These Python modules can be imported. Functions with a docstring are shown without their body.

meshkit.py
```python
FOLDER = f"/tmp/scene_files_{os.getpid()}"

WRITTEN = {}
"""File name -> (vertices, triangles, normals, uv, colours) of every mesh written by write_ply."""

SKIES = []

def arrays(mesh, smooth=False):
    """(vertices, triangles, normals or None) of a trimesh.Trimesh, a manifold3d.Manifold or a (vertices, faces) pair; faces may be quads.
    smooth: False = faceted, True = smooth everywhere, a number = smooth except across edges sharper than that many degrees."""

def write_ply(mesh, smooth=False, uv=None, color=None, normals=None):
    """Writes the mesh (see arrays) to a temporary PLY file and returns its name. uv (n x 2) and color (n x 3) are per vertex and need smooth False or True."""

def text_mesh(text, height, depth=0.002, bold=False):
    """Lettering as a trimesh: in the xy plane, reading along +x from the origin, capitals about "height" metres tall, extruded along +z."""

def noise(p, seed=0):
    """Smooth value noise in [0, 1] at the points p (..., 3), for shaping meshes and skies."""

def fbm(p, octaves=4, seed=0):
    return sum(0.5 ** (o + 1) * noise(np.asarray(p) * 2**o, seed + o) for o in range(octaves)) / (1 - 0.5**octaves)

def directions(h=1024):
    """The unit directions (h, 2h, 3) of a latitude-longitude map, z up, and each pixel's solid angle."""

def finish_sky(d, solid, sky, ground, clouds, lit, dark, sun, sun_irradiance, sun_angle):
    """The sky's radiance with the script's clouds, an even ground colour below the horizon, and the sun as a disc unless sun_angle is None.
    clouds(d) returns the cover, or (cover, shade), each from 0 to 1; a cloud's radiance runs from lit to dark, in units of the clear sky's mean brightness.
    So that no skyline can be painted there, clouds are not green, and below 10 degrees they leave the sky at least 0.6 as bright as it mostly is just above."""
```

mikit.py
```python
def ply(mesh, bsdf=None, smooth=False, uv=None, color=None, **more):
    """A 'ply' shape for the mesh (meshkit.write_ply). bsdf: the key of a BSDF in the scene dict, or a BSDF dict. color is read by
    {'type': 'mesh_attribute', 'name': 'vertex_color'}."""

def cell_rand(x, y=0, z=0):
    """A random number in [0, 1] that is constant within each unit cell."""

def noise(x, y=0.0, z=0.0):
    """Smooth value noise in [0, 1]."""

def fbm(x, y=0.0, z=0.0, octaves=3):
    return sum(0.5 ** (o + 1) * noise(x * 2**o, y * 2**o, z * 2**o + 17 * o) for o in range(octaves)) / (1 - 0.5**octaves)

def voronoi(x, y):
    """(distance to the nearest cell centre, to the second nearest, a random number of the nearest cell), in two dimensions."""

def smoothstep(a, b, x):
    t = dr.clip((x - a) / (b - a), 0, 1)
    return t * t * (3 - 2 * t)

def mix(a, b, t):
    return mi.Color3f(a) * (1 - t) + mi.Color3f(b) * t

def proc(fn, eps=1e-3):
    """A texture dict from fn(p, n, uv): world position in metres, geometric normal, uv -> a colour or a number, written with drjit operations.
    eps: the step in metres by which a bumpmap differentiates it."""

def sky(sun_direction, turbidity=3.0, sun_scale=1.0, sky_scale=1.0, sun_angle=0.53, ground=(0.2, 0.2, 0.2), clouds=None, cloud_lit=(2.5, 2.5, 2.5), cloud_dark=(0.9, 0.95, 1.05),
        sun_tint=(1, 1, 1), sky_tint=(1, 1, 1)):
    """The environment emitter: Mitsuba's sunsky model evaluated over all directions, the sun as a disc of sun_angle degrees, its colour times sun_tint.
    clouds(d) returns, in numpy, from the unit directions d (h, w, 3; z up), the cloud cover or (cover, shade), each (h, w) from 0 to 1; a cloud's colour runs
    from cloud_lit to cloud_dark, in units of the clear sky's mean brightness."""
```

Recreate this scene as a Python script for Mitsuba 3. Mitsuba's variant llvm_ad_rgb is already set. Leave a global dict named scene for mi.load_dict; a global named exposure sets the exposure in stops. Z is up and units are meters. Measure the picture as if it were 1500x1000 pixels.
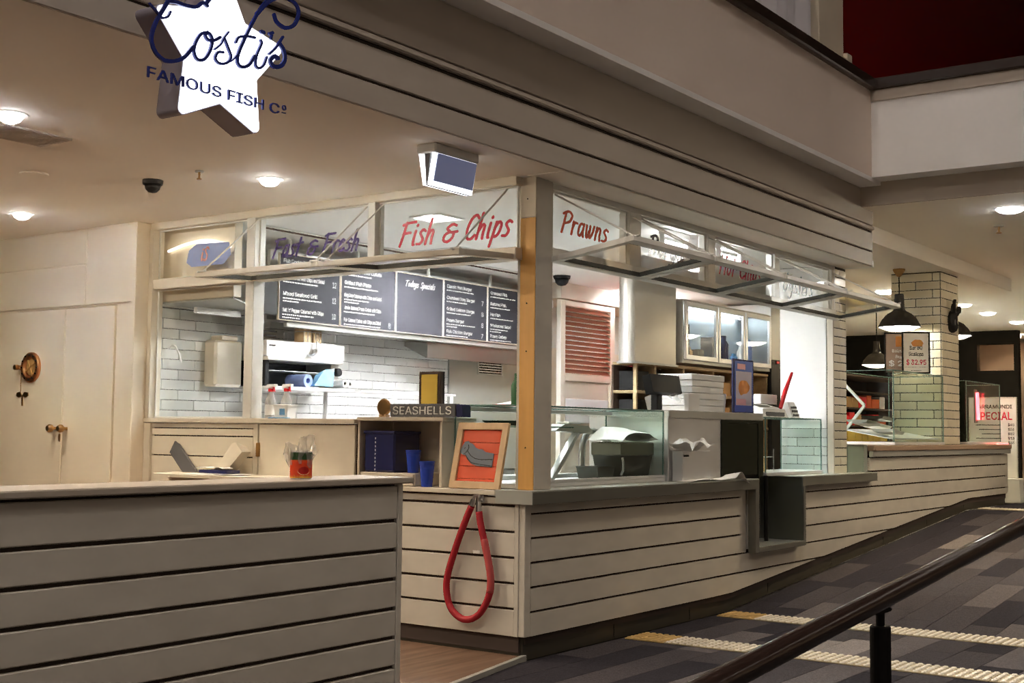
import math, random
import numpy as np, trimesh, mitsuba as mi, mikit, meshkit
import manifold3d as m3
from shapely.geometry import Polygon, LineString, box as sbox
from shapely.ops import unary_union
import drjit as dr

T = mi.ScalarTransform4f
scene, labels = {}, {}
random.seed(7)

# ------------------------------------------------------------------ camera
YAW, PIT, ROL = map(math.radians, (35.5448, 4.01025, 0.62336))
EYE = np.array([-6.51, -4.55, 1.40])
fwd = np.array([math.cos(YAW)*math.cos(PIT), math.sin(YAW)*math.cos(PIT), math.sin(PIT)])
rgt = np.array([math.sin(YAW), -math.cos(YAW), 0.0])
upv = np.cross(rgt, fwd)
up2 = -math.sin(ROL)*rgt + math.cos(ROL)*upv
scene['camera'] = {'type': 'perspective', 'fov_axis': 'x', 'fov': math.degrees(2*math.atan(750/1879.45)),
                   'near_clip': 0.05, 'far_clip': 200.0,
                   'to_world': T().look_at(origin=EYE.tolist(), target=(EYE+fwd).tolist(), up=up2.tolist())}
exposure = 0.0

# ------------------------------------------------------------------ light strengths (used by the lamps further down)
WARM = np.array([1.0, 0.83, 0.62])
COOL = np.array([0.95, 1.0, 1.01])
L_WARM = 830.0     # downlights over the entrance
L_SHOP = 150.0       # ceiling panels inside the shop
L_HALL = 94.0       # added fill lamps in the unseen hall ceiling
L_REAR = 1300.0       # downlights above the far counter

# ------------------------------------------------------------------ helpers
def lin(r, g, b):
    f = lambda c: (c/255/12.92) if c/255 <= 0.04045 else ((c/255+0.055)/1.055)**2.4
    return [f(r), f(g), f(b)]

def rgb(c): return {'type': 'rgb', 'value': [float(x) for x in c]}

def mat(name, col, rough=0.55, spec=0.4, metal=0.0, proc=None, **k):
    d = {'type': 'principled', 'base_color': proc if proc is not None else rgb(col), 'roughness': rough, 'metallic': metal, 'specular': spec}
    d.update(k)
    scene[name] = {'type': 'twosided', 'bsdf': d}
    return name

def emat(L): return {'type': 'area', 'radiance': rgb(L)}

used = {}
def fresh(name):
    if name not in used:
        used[name] = 0
        return name
    used[name] += 1
    return '%s_%03d' % (name, used[name])

def thing(name, label, cat, group=None):
    k = fresh(name)
    labels[k] = {'label': label, 'category': cat}
    if group: labels[k]['group'] = group
    return k

def struct(name, label, mesh=None, m=None, smooth=False):
    k = fresh(name)
    labels[k] = {'label': label, 'kind': 'structure'}
    if mesh is not None: scene[k] = mikit.ply(mesh, m, smooth)
    return k

def part(parent, name, mesh, m, smooth=False, label=None, emit=None, to=None, kind=None):
    """one entry, child of parent; mesh may be a mesh or a finished ply dict to share"""
    k = fresh(parent+'__'+name)
    d = dict(mesh) if isinstance(mesh, dict) else mikit.ply(mesh, m, smooth)
    if isinstance(mesh, dict) and m is not None: d['bsdf'] = {'type': 'ref', 'id': m}
    if emit is not None: d['emitter'] = emat(emit)
    if to is not None: d['to_world'] = to
    scene[k] = d
    if label or kind:
        labels[k] = {}
        if label: labels[k]['label'] = label
        if kind: labels[k]['kind'] = kind
    return k

def solo(name, label, cat, mesh, m, smooth=False, group=None, emit=None):
    k = thing(name, label, cat, group)
    scene[k] = mikit.ply(mesh, m, smooth)
    if emit is not None: scene[k]['emitter'] = emat(emit)
    return k

def cat(*ms): return trimesh.util.concatenate([m for m in ms])

def bx(x0, x1, y0, y1, z0, z1, b=0.003):
    x0, x1 = min(x0, x1), max(x0, x1); y0, y1 = min(y0, y1), max(y0, y1); z0, z1 = min(z0, z1), max(z0, z1)
    b = min(b, 0.3*min(x1-x0, y1-y0, z1-z0))
    if b <= 0:
        m = trimesh.creation.box(extents=(x1-x0, y1-y0, z1-z0)); m.apply_translation(((x0+x1)/2, (y0+y1)/2, (z0+z1)/2)); return m
    pts = []
    for sx in (0, 1):
        for sy in (0, 1):
            for sz in (0, 1):
                p = [(x0, x1)[sx], (y0, y1)[sy], (z0, z1)[sz]]
                s = [(1, -1)[sx], (1, -1)[sy], (1, -1)[sz]]
                for a in range(3):
                    q = list(p)
                    for c in range(3):
                        if c != a: q[c] += s[c]*b
                    pts.append(q)
    return hull(pts)

def hull(pts):
    m = m3.Manifold.hull_points(np.asarray(pts, float)).to_mesh()
    return trimesh.Trimesh(m.vert_properties[:, :3], m.tri_verts, process=False)

def frame(mesh, o, u, v, w):
    M = np.eye(4); M[:3, 0], M[:3, 1], M[:3, 2], M[:3, 3] = u, v, w, o
    m = mesh.copy(); m.apply_transform(M); return m

def prism(poly, depth):
    gs = getattr(poly, 'geoms', [poly])
    return cat(*[trimesh.creation.extrude_polygon(g, depth, engine='earcut') for g in gs if g.geom_type == 'Polygon' and g.area > 1e-9])

def prism_y(poly, y0, y1):
    """polygon in (x, z) extruded from y0 to y1"""
    return frame(prism(poly, y1-y0), (0, y1, 0), (1, 0, 0), (0, 0, 1), (0, -1, 0))

def prism_x(poly, x0, x1):
    """polygon in (y, z) extruded from x0 to x1"""
    return frame(prism(poly, x1-x0), (x0, 0, 0), (0, 1, 0), (0, 0, 1), (1, 0, 0))

def tube(pts, r, n=10, cap=True):
    p = np.asarray(pts, float); k = len(p)
    rr = np.broadcast_to(np.asarray(r, float), (k,))
    t = np.gradient(p, axis=0); t /= np.linalg.norm(t, axis=1, keepdims=True)+1e-12
    a = np.array([0, 0, 1.0]) if abs(t[0, 2]) < 0.9 else np.array([1.0, 0, 0])
    V = []
    for i in range(k):
        a = a - t[i]*(a@t[i]); a /= np.linalg.norm(a)+1e-12
        b = np.cross(t[i], a)
        for j in range(n):
            th = 2*math.pi*j/n
            V.append(p[i]+rr[i]*(math.cos(th)*a+math.sin(th)*b))
    Fc = []
    for i in range(k-1):
        for j in range(n):
            q = (i*n+j, i*n+(j+1) % n, (i+1)*n+(j+1) % n, (i+1)*n+j)
            Fc += [(q[0], q[1], q[2]), (q[0], q[2], q[3])]
    if cap:
        V += [p[0], p[-1]]; c0, c1 = len(V)-2, len(V)-1
        for j in range(n):
            Fc += [(c0, (j+1) % n, j), (c1, (k-1)*n+j, (k-1)*n+(j+1) % n)]
    return trimesh.Trimesh(V, Fc, process=False)

def spline(pts, n=8):
    p = np.asarray(pts, float)
    if len(p) < 3: return np.array([p[0]+(p[-1]-p[0])*i/n for i in range(n+1)])
    q = np.vstack([2*p[0]-p[1], p, 2*p[-1]-p[-2]]); out = []
    for i in range(1, len(q)-2):
        for s in range(n):
            u = s/n
            out.append(0.5*((2*q[i])+(q[i+1]-q[i-1])*u+(2*q[i-1]-5*q[i]+4*q[i+1]-q[i+2])*u*u+(-q[i-1]+3*q[i]-3*q[i+1]+q[i+2])*u**3))
    out.append(p[-1]); return np.array(out)

def lathe(profile, n=24, o=(0, 0, 0)):
    m = trimesh.creation.revolve(np.asarray(profile, float), sections=n)
    p = np.asarray(profile, float)
    if ((p[0, 0] == 0 and p[-1, 0] == 0) or np.allclose(p[0], p[-1])) and m.volume < 0: m.invert()
    m.apply_translation(o); return m

def cyl(r, z0, z1, o=(0, 0), n=24, b=0.002):
    return lathe([(0, z0), (r-b, z0), (r, z0+b), (r, z1-b), (r-b, z1), (0, z1)], n, (o[0], o[1], 0))

def quad(a, b, c, d): return trimesh.Trimesh([a, b, c, d], [[0, 1, 2], [0, 2, 3]], process=False)

def sheet(nu, nv, fn):
    """fn(u, v) -> xyz over the unit square"""
    V = [fn(i/nu, j/nv) for i in range(nu+1) for j in range(nv+1)]; Fc = []
    for i in range(nu):
        for j in range(nv):
            a = i*(nv+1)+j; Fc += [(a, a+nv+1, a+nv+2), (a, a+nv+2, a+1)]
    return trimesh.Trimesh(V, Fc, process=False)

def crumple(mesh, amp, freq, seed=0):
    m = mesh.copy(); v = np.array(m.vertices)
    d = np.stack([meshkit.fbm(v*freq+31*k, 3, seed+k)-0.5 for k in range(3)], 1)
    m.vertices = v+2*amp*d; return m

# frames for lettering: fronts facing -x and facing -y
FX = ((0, -1, 0), (0, 0, 1), (-1, 0, 0))
FY = ((1, 0, 0), (0, 0, 1), (0, -1, 0))

def letters(text, h, o, fr, depth=0.002, bold=False, width=None, shear=0.0):
    m = meshkit.text_mesh(text, h, depth, bold)
    if width: m.apply_scale([width/max(m.bounds[1][0], 1e-6), 1, 1])
    if shear: m.vertices[:, 0] += shear*m.vertices[:, 1]
    return frame(m, o, *fr)

# brush script, one stroke list per letter; capitals are 1 high, origin on the baseline
GL = {
 'F': (.52, [[(.1, 1), (.07, .5), (0, 0)], [(-.06, .9), (.15, .97), (.55, 1)], [(.05, .5), (.2, .54), (.4, .55)]]),
 'i': (.2, [[(.08, .6), (.06, .3), (.07, .04), (.12, .02)], [(.1, .82), (.115, .85)]]),
 's': (.36, [[(.32, .56), (.2, .63), (.08, .5), (.17, .36), (.27, .2), (.18, .03), (.02, .03)]]),
 'h': (.42, [[(.09, 1.05), (.06, .5), (.03, 0)], [(.06, .32), (.18, .56), (.3, .52), (.29, .25), (.31, 0)]]),
 '&': (.66, [[(.55, .66), (.36, .72), (.14, .56), (.32, .42)], [(.32, .42), (.1, .3), (.08, .08), (.28, .0), (.48, .14), (.52, .38)], [(.38, .38), (.66, .4)]]),
 'C': (.5, [[(.5, .86), (.36, 1.0), (.16, .85), (.06, .45), (.14, .08), (.32, .02), (.48, .16)]]),
 'p': (.42, [[(.09, .62), (.06, .2), (.0, -.36)], [(.07, .4), (.2, .62), (.34, .5), (.3, .15), (.15, .02), (.06, .12)]]),
 'P': (.5, [[(.1, .98), (.06, .5), (0, 0)], [(-.05, .9), (.25, 1.05), (.48, .88), (.38, .58), (.1, .45)]]),
 'r': (.32, [[(.07, .62), (.05, .3), (.03, 0)], [(.06, .35), (.16, .58), (.3, .58)]]),
 'a': (.42, [[(.34, .57), (.18, .62), (.06, .4), (.08, .08), (.2, .04), (.32, .3)], [(.35, .62), (.33, .25), (.38, .0)]]),
 'w': (.58, [[(.05, .6), (.08, .1), (.16, .04), (.26, .4)], [(.28, .6), (.28, .12), (.36, .04), (.48, .35), (.52, .62)]]),
 'n': (.42, [[(.07, .62), (.05, .3), (.03, 0)], [(.06, .35), (.18, .6), (.3, .54), (.29, .25), (.33, 0)]]),
 't': (.32, [[(.16, .95), (.11, .4), (.08, 0)], [(-.04, .62), (.15, .66), (.34, .7)]]),
 'e': (.38, [[(.06, .32), (.22, .36), (.3, .52), (.18, .62), (.06, .4), (.1, .06), (.24, .02), (.36, .16)]]),
 'B': (.5, [[(.1, .98), (.06, .5), (0, 0)], [(-.05, .92), (.25, 1.03), (.42, .84), (.3, .58), (.1, .54)], [(.1, .54), (.36, .52), (.42, .22), (.24, .0), (.0, .02)]]),
 'u': (.42, [[(.06, .62), (.05, .2), (.14, .03), (.28, .25)], [(.32, .62), (.31, .25), (.36, .0)]]),
 'g': (.4, [[(.32, .57), (.18, .62), (.06, .4), (.1, .1), (.22, .12), (.32, .4)], [(.34, .62), (.3, .0), (.2, -.3), (.02, -.26)]]),
 'H': (.58, [[(.1, .98), (.06, .5), (0, 0)], [(.5, 1), (.46, .5), (.42, 0)], [(.05, .5), (.46, .54)]]),
 'o': (.4, [[(.2, .6), (.07, .42), (.08, .1), (.2, .03), (.32, .25), (.3, .5), (.2, .6)]]),
 'O': (.62, [[(.34, 1), (.1, .7), (.06, .2), (.22, 0), (.48, .3), (.52, .75), (.34, 1)]]),
 'y': (.4, [[(.06, .62), (.07, .25), (.18, .18), (.3, .45)], [(.34, .62), (.26, .0), (.12, -.34), (-.04, -.3)]]),
 'S': (.46, [[(.44, .86), (.3, 1), (.12, .82), (.2, .58), (.36, .4), (.34, .12), (.16, 0), (.0, .12)]]),
 'd': (.42, [[(.34, .55), (.18, .6), (.06, .4), (.08, .08), (.2, .04), (.32, .3)], [(.4, 1.02), (.34, .3), (.37, .0)]]),
 'T': (.52, [[(.28, .97), (.22, .5), (.17, 0)], [(-.02, .9), (.25, .98), (.58, 1)]]),
 'c': (.34, [[(.3, .52), (.2, .62), (.07, .42), (.08, .1), (.2, .02), (.32, .12)]]),
 'l': (.18, [[(.1, 1.02), (.06, .5), (.05, .04), (.1, .0)]]),
 'K': (.5, [[(.1, .98), (.06, .5), (0, 0)], [(.46, .98), (.1, .5)], [(.1, .5), (.3, .25), (.44, 0)]]),
 ' ': (.3, [])}

def brush(text, h, o, fr, r=.06, slant=.22, width=None, depth=0.0015):
    x, out = 0.0, []
    for ch in text:
        w, ss = GL[ch]
        for s in ss:
            p = spline(s, 6)
            out.append(LineString([(x+a+slant*b, b) for a, b in p]).buffer(r, resolution=4))
        x += w+.06
    g = unary_union(out).simplify(0.004)
    m = prism(g, depth)
    sx = (width/x) if width else h
    m.vertices[:, :2] *= [sx, h]
    return frame(m, o, *fr)

# ------------------------------------------------------------------ materials
N, FB, SS, MX = mikit.noise, mikit.fbm, mikit.smoothstep, mikit.mix

def speck(col, amt, fx, fy=None, fz=None):
    """a colour with faint wear"""
    fy = fy or fx; fz = fz or fx
    c0 = [max(0, x*(1-amt)) for x in col]; c1 = [min(1, x*(1+amt)) for x in col]
    return mikit.proc(lambda p, n, uv: MX(c0, c1, FB(p.x*fx, p.y*fy, p.z*fz)))

mat('m_siding', (.48, .445, .385), .5, proc=speck((.48, .445, .385), .07, 5, 5, 9))
mat('m_gap', (.10, .08, .06), .8)
mat('m_cream', (.74, .65, .52), .45, proc=speck((.74, .65, .52), .05, 3, 3, 2))
mat('m_cream_frame', (.62, .56, .46), .42)
mat('m_white_frame', (.68, .67, .62), .4)
mat('m_ceiling', (.86, .80, .71), .8, .2)
mat('m_ceiling_white', (.80, .80, .77), .7, .2)
mat('m_fascia', (.40, .35, .30), .6)
mat('m_fascia_gap', (.05, .035, .03), .8)
mat('m_bulkhead', (.78, .67, .59), .75, .2, proc=speck((.78, .67, .59), .05, 1.2))
mat('m_bulkhead_light', (.88, .86, .84), .75, .2)
mat('m_band', (.46, .40, .34), .7)
mat('m_dark_rail', (.022, .013, .010), .25, .6)
mat('m_red_wall', (.16, .006, .006), .22, .5)
mat('m_tile', (.74, .76, .73), .12, .5)
mat('m_tile_b', (.68, .70, .67), .15, .5)
mat('m_tile_c', (.79, .80, .77), .12, .5)
mat('m_grout', (.20, .20, .19), .9)
mat('m_steel', (.82, .82, .82), .32, .5, .6)
mat('m_steel_dull', (.46, .46, .43), .4, .5, .6)
mat('m_steel_worktop', (.50, .52, .48), .32, .5, .6)
mat('m_chrome', (.8, .8, .8), .1, .5, 1.0)
mat('m_brass', (.42, .25, .10), .3, .5, 1.0)
mat('m_copper', (.45, .20, .09), .35, .5, 1.0)
mat('m_black', (.006, .0055, .0055), .5, .12)
mat('m_black_soft', (.02, .018, .017), .7)
mat('m_charcoal', (.075, .075, .08), .4)
mat('m_board', (.025, .0235, .028), .65, .08)
mat('m_shade', (.006, .005, .005), .5, .25)
mat('m_letter_white', (.85, .85, .83), .5)
mat('m_letter_grey', (.5, .5, .5), .5)
mat('m_blue_letter', (.012, .022, .16), .35)
mat('m_navy', (.010, .012, .055), .3, .5)
mat('m_blue', (.015, .04, .30), .35)
mat('m_light_blue', (.16, .36, .58), .7)
mat('m_lilac_blue', (.22, .30, .60), .6)
mat('m_red', (.58, .015, .02), .35)
mat('m_red_sign', (.48, .012, .04), .45)
mat('m_prawn_red', (.58, .05, .02), .45)
mat('m_purple', (.018, .008, .085), .45)
mat('m_ink', (.03, .03, .05), .5)
mat('m_teal_ink', (.02, .07, .10), .5)
mat('m_white', (.84, .84, .82), .5)
mat('m_paper', (.80, .78, .74), .8, .2)
mat('m_ochre', (.60, .33, .09), .5, proc=mikit.proc(lambda p, n, uv: MX((.52, .27, .07), (.66, .37, .11), FB(p.x*30, p.y*30, p.z*2))))
mat('m_wood_light', (.62, .42, .22), .5, proc=mikit.proc(lambda p, n, uv: MX((.52, .34, .18), (.70, .50, .29), FB(p.x*25, p.y*25, p.z*4))))
mat('m_wood_shelf', (.45, .30, .16), .5, proc=mikit.proc(lambda p, n, uv: MX((.22, .14, .07), (.34, .23, .12), FB(p.x*3, p.y*25, p.z*25))))
mat('m_card', (.36, .20, .08), .8)
mat('m_dark_brown', (.035, .021, .014), .7, .2)
mat('m_floor_wood', (.17, .10, .06), .45, proc=mikit.proc(lambda p, n, uv: MX((.085, .048, .03), (.15, .092, .062), FB(p.x*3, p.y*28, 0, 4))))
mat('m_rail_wood', (.016, .008, .006), .06, .8, clearcoat=1.0, clearcoat_gloss=.95)
mat('m_picture_red', (.68, .085, .025), .5)
mat('m_fish', (.13, .15, .18), .6)
mat('m_fish_dark', (.015, .017, .02), .6)
mat('m_wrap', (.42, .07, .07), .25)
mat('m_steel_edge', (.17, .17, .15), .35, .5, .7)
mat('m_grout_dark', (.09, .085, .07), .9)
mat('m_dull_brass', (.48, .30, .12), .4, .5, .4)
mat('m_rope', (.30, .010, .018), .6, sheen=.6)
mat('m_toekick', (.045, .040, .030), .4, .4, .2)
mat('m_tub_rim', (.10, .10, .07), .4)
mat('m_tile_warm', (.74, .68, .52), .18, .5)
mat('m_tile_warm_b', (.68, .62, .48), .18, .5)
mat('m_tactile_base', (.36, .29, .18), .7)
mat('m_counter_brown', (.30, .21, .15), .25)
mat('m_orange', (.60, .10, .02), .5)
mat('m_yellow', (.62, .42, .05), .5)
mat('m_green', (.02, .08, .03), .4)
mat('m_tactile', (.78, .72, .60), .6)
mat('m_tactile_worn', (.50, .33, .12), .6)
mat('m_dark_steel', (.016, .019, .013), .2, .5, .3)
mat('m_pink', (.62, .30, .30), .6)
mat('m_chip', (.55, .22, .05), .6)
mat('m_glass_edge', (.10, .17, .15), .15, .6)
mat('m_mall', (.42, .37, .33), .8, .2)
mat('m_far_black', (.0015, .0014, .0014), .9, .1)
mat('m_duct', (.60, .56, .49), .36, .5, .75)
mat('m_bar_top', (.36, .31, .255), .4)
mat('m_hood', (.30, .29, .26), .35, .5, 1.0)
mat('m_recess', (.16, .17, .15), .35, .5, .8)  # steel of the recess side, its dark reflection put into the colour
mat('m_gasket', (.05, .05, .045), .6)
mat('m_curtain', (.55, .53, .56), .5)

def carpet(c):
    a = [x*.7 for x in c]; b = [x*1.25 for x in c]
    return mikit.proc(lambda p, n, uv: MX(a, b, N(p.x*160, p.y*160, 0)))
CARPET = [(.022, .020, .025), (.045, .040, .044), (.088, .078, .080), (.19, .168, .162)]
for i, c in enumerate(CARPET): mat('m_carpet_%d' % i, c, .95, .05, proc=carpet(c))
mat('m_carpet_base', (.02, .018, .018), .95, .05)

scene['m_pane'] = {'type': 'thindielectric', 'int_ior': 1.5, 'specular_transmittance': rgb((.97, .99, .98))}
scene['m_pane_green'] = {'type': 'thindielectric', 'int_ior': 1.5, 'specular_transmittance': rgb((.88, .95, .91))}
scene['m_clear'] = {'type': 'thindielectric', 'int_ior': 1.5}
scene['m_bag'] = {'type': 'blendbsdf', 'weight': 0.16, 'a': {'type': 'thindielectric', 'int_ior': 1.45}, 'b': {'type': 'twosided', 'bsdf': {'type': 'principled', 'base_color': rgb((.85, .82, .76)), 'roughness': .3}}}
scene['m_acrylic'] = {'type': 'blendbsdf', 'weight': 0.45, 'a': {'type': 'thindielectric', 'int_ior': 1.45, 'specular_transmittance': rgb((.8, .92, .86))}, 'b': {'type': 'twosided', 'bsdf': {'type': 'principled', 'base_color': rgb((.35, .42, .36)), 'roughness': .4}}}
mat('m_lamp', (.8, .8, .8), .5)
# ------------------------------------------------------------------ floors
RX0, RX1, RS = 2.82, 9.31, 0.0795
def rz(x): return RS*(min(max(x, RX0), RX1)-RX0)
RTOP = rz(RX1)

floor = struct('floor', 'dark carpet floor of the mall hall', bx(-12, RX0, -10, 0.6, -.12, -.006, 0), 'm_carpet_base')
ramp = struct('floor_ramp', 'carpeted ramp rising along the counter', prism_y(Polygon([(RX0, -.12), (RX1, -.12), (23, -.12), (23, RTOP-.006), (RX1, RTOP-.006), (RX0, -.006)]), -10, 0.02), 'm_carpet_base')
near = struct('floor_near_ramp', 'carpeted ramp behind the dark handrail', prism_y(Polygon([(-4.2, -.119), (18, -.119), (18, .03+.0795*22.2), (-4.2, .0)]), -9.5, -3.32), 'm_carpet_base')

def carpet_planks(holder, x0, x1, y0, y1, slope0, slope, seed):
    rnd = random.Random(seed); L, W = 0.98, 0.25
    th = math.atan(slope); protos = {}
    j = 0; y = y1
    while y-W > y0-.01:
        x = x0-rnd.choice([0, .33, .49, .65])
        while x < x1:
            a, b = max(x, x0), min(x+L, x1)
            if b-a > .04:
                key = (round(b-a, 2),)
                if key not in protos: protos[key] = mikit.ply(bx(0, b-a-.003, -W+.003, 0, -.012, 0, .002))
                z = slope0+slope*(a-x0)
                M = T().translate([a, y, z]).rotate([0, 1, 0], -math.degrees(th))
                part(holder, 'carpet_plank', protos[key], 'm_carpet_%d' % (rnd.choice([0, 0, 0, 1]) if y > -.45 else rnd.choice([0, 0, 1, 1, 1, 2, 2, 3])), to=M)  # rows beside the counter darker: the shade there is put into the carpet
            x += L
        y -= W
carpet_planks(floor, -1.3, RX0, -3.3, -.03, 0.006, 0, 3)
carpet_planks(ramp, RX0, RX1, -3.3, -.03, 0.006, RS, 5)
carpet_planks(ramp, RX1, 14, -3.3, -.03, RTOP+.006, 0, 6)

# tactile strips: studded tiles across the ramp
stud = [lathe([(0, 0), (.0185, 0), (.015, .007), (0, .007)], 8, (.025+.05*i, .025+.05*j, .008)) for i in range(6) for j in range(6)]
tac = mikit.ply(bx(.002, .298, .002, .298, 0, .008, .002)); studs = mikit.ply(cat(*stud))
def strip(x, z, tilt, yend, label, worn):
    k = thing('tactile_strip', label, 'tactile paving', 'tactile strips across the ramp')
    y = -.06
    i = 0
    while y > yend:
        M = T().translate([x, y-.3, z]).rotate([0, 1, 0], -tilt)
        part(k, 'tile', tac, 'm_tactile_base' if i >= worn else 'm_tactile_worn', to=M)
        part(k, 'stud_field', studs, 'm_tactile_worn' if i < worn else 'm_tactile', to=M, kind='stuff')
        y -= .3; i += 1
strip(1.12, .006, 0, -3.2, 'cream studded tactile strip nearest the corner of the counter', 1)
strip(2.50, .006, 0, -3.2, 'cream studded tactile strip at the foot of the ramp', 1)
strip(9.50, RTOP+.006, 0, -3.2, 'cream studded tactile strip at the top of the ramp', 0)

wood = struct('floor_entry', 'brown timber floor between the two counters')
scene[wood] = mikit.ply(prism(Polygon([(0.03, -.0), (0.03, 5.2), (-8, 5.2), (-8, -.75), (-1.6, -.33)]), .13), 'm_floor_wood')
v = np.array([[0, 0, 0]])
scene[wood]['to_world'] = T().translate([0, 0, -.10])
part(wood, 'edge_strip', hull([(0.03, -.012, .0), (0.03, .02, .0), (-1.6, -.345, 0), (-1.6, -.31, 0), (0.03, -.012, .036), (0.03, .02, .036), (-1.6, -.345, .036), (-1.6, -.31, .036)]), 'm_steel_dull', label='pale metal edge strip')
shopfloor = struct('floor_shop', 'grey floor inside the shop', bx(.03, 22, 0.62, 7.2, -.1, 0.03, 0), 'm_tile_b')

# ------------------------------------------------------------------ ceilings, bulkheads
cl = struct('ceiling', 'cream ceiling over the entrance', bx(-9, -.0, -.28, 7.5, 3.0, 3.06, 0), 'm_ceiling')
ci = struct('ceiling_shop', 'white ceiling inside the shop', cat(bx(0, 5.4, -.28, 3.75, 3.0, 3.06, 0), frame(prism(Polygon([(5.4, .525), (9.0, 1.66), (9.0, 3.75), (5.4, 3.75)]), .06), (0, 0, 3.0), (1, 0, 0), (0, 1, 0), (0, 0, 1)), hull([(5.4, .525, 3.0), (9, 1.66, 3.0), (5.4, .56, 3.0), (9, 1.70, 3.0), (5.4, .525, 3.36), (9, 1.66, 3.36), (5.4, .56, 3.36), (9, 1.70, 3.36)])), 'm_ceiling_white')
cr = struct('ceiling_far', 'dim cream ceiling over the far counter', bx(5.3, 11.4, 0, 7.0, 3.35, 3.4, 0), 'm_ceiling')
struct('wall_bulkhead_far', 'edge of the lower ceiling over the far counter', cat(bx(5.3, 11.4, -.02, .0, 3.35, 3.52, 0), bx(11.38, 11.4, 0, 7, 3.4, 3.52, 0)), 'm_ceiling')
struct('ceiling_walkway', 'ceiling over the walkway on the right', cat(bx(5.02, 23, -10, 0, 3.52, 3.6, 0), bx(11.4, 23, 0, 8, 3.52, 3.6, 0)), 'm_ceiling')

fa = struct('wall_fascia', 'boarded fascia above the shopfront', bx(-7, 5.29, -.28, 0, 3.004, 3.70, 0), 'm_fascia_gap')
part(fa, 'soffit', bx(0.0, 5.29, -.28, 0, 2.996, 3.004, 0), 'm_ceiling')
part(fa, 'board', bx(-7, 5.30, -.30, -.28, 3.0, 3.130, .004), 'm_fascia')
part(fa, 'board', bx(-7, 5.30, -.30, -.28, 3.146, 3.315, .004), 'm_fascia')
part(fa, 'moulding', bx(-7, 5.30, -.325, -.28, 3.337, 3.372, .008), 'm_fascia')
part(fa, 'board', bx(-7, 5.30, -.31, -.28, 3.385, 3.70, .004), 'm_fascia')
part(fa, 'end_cap', bx(5.29, 5.31, -.30, 0, 3.0, 3.70, .003), 'm_fascia')
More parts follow.
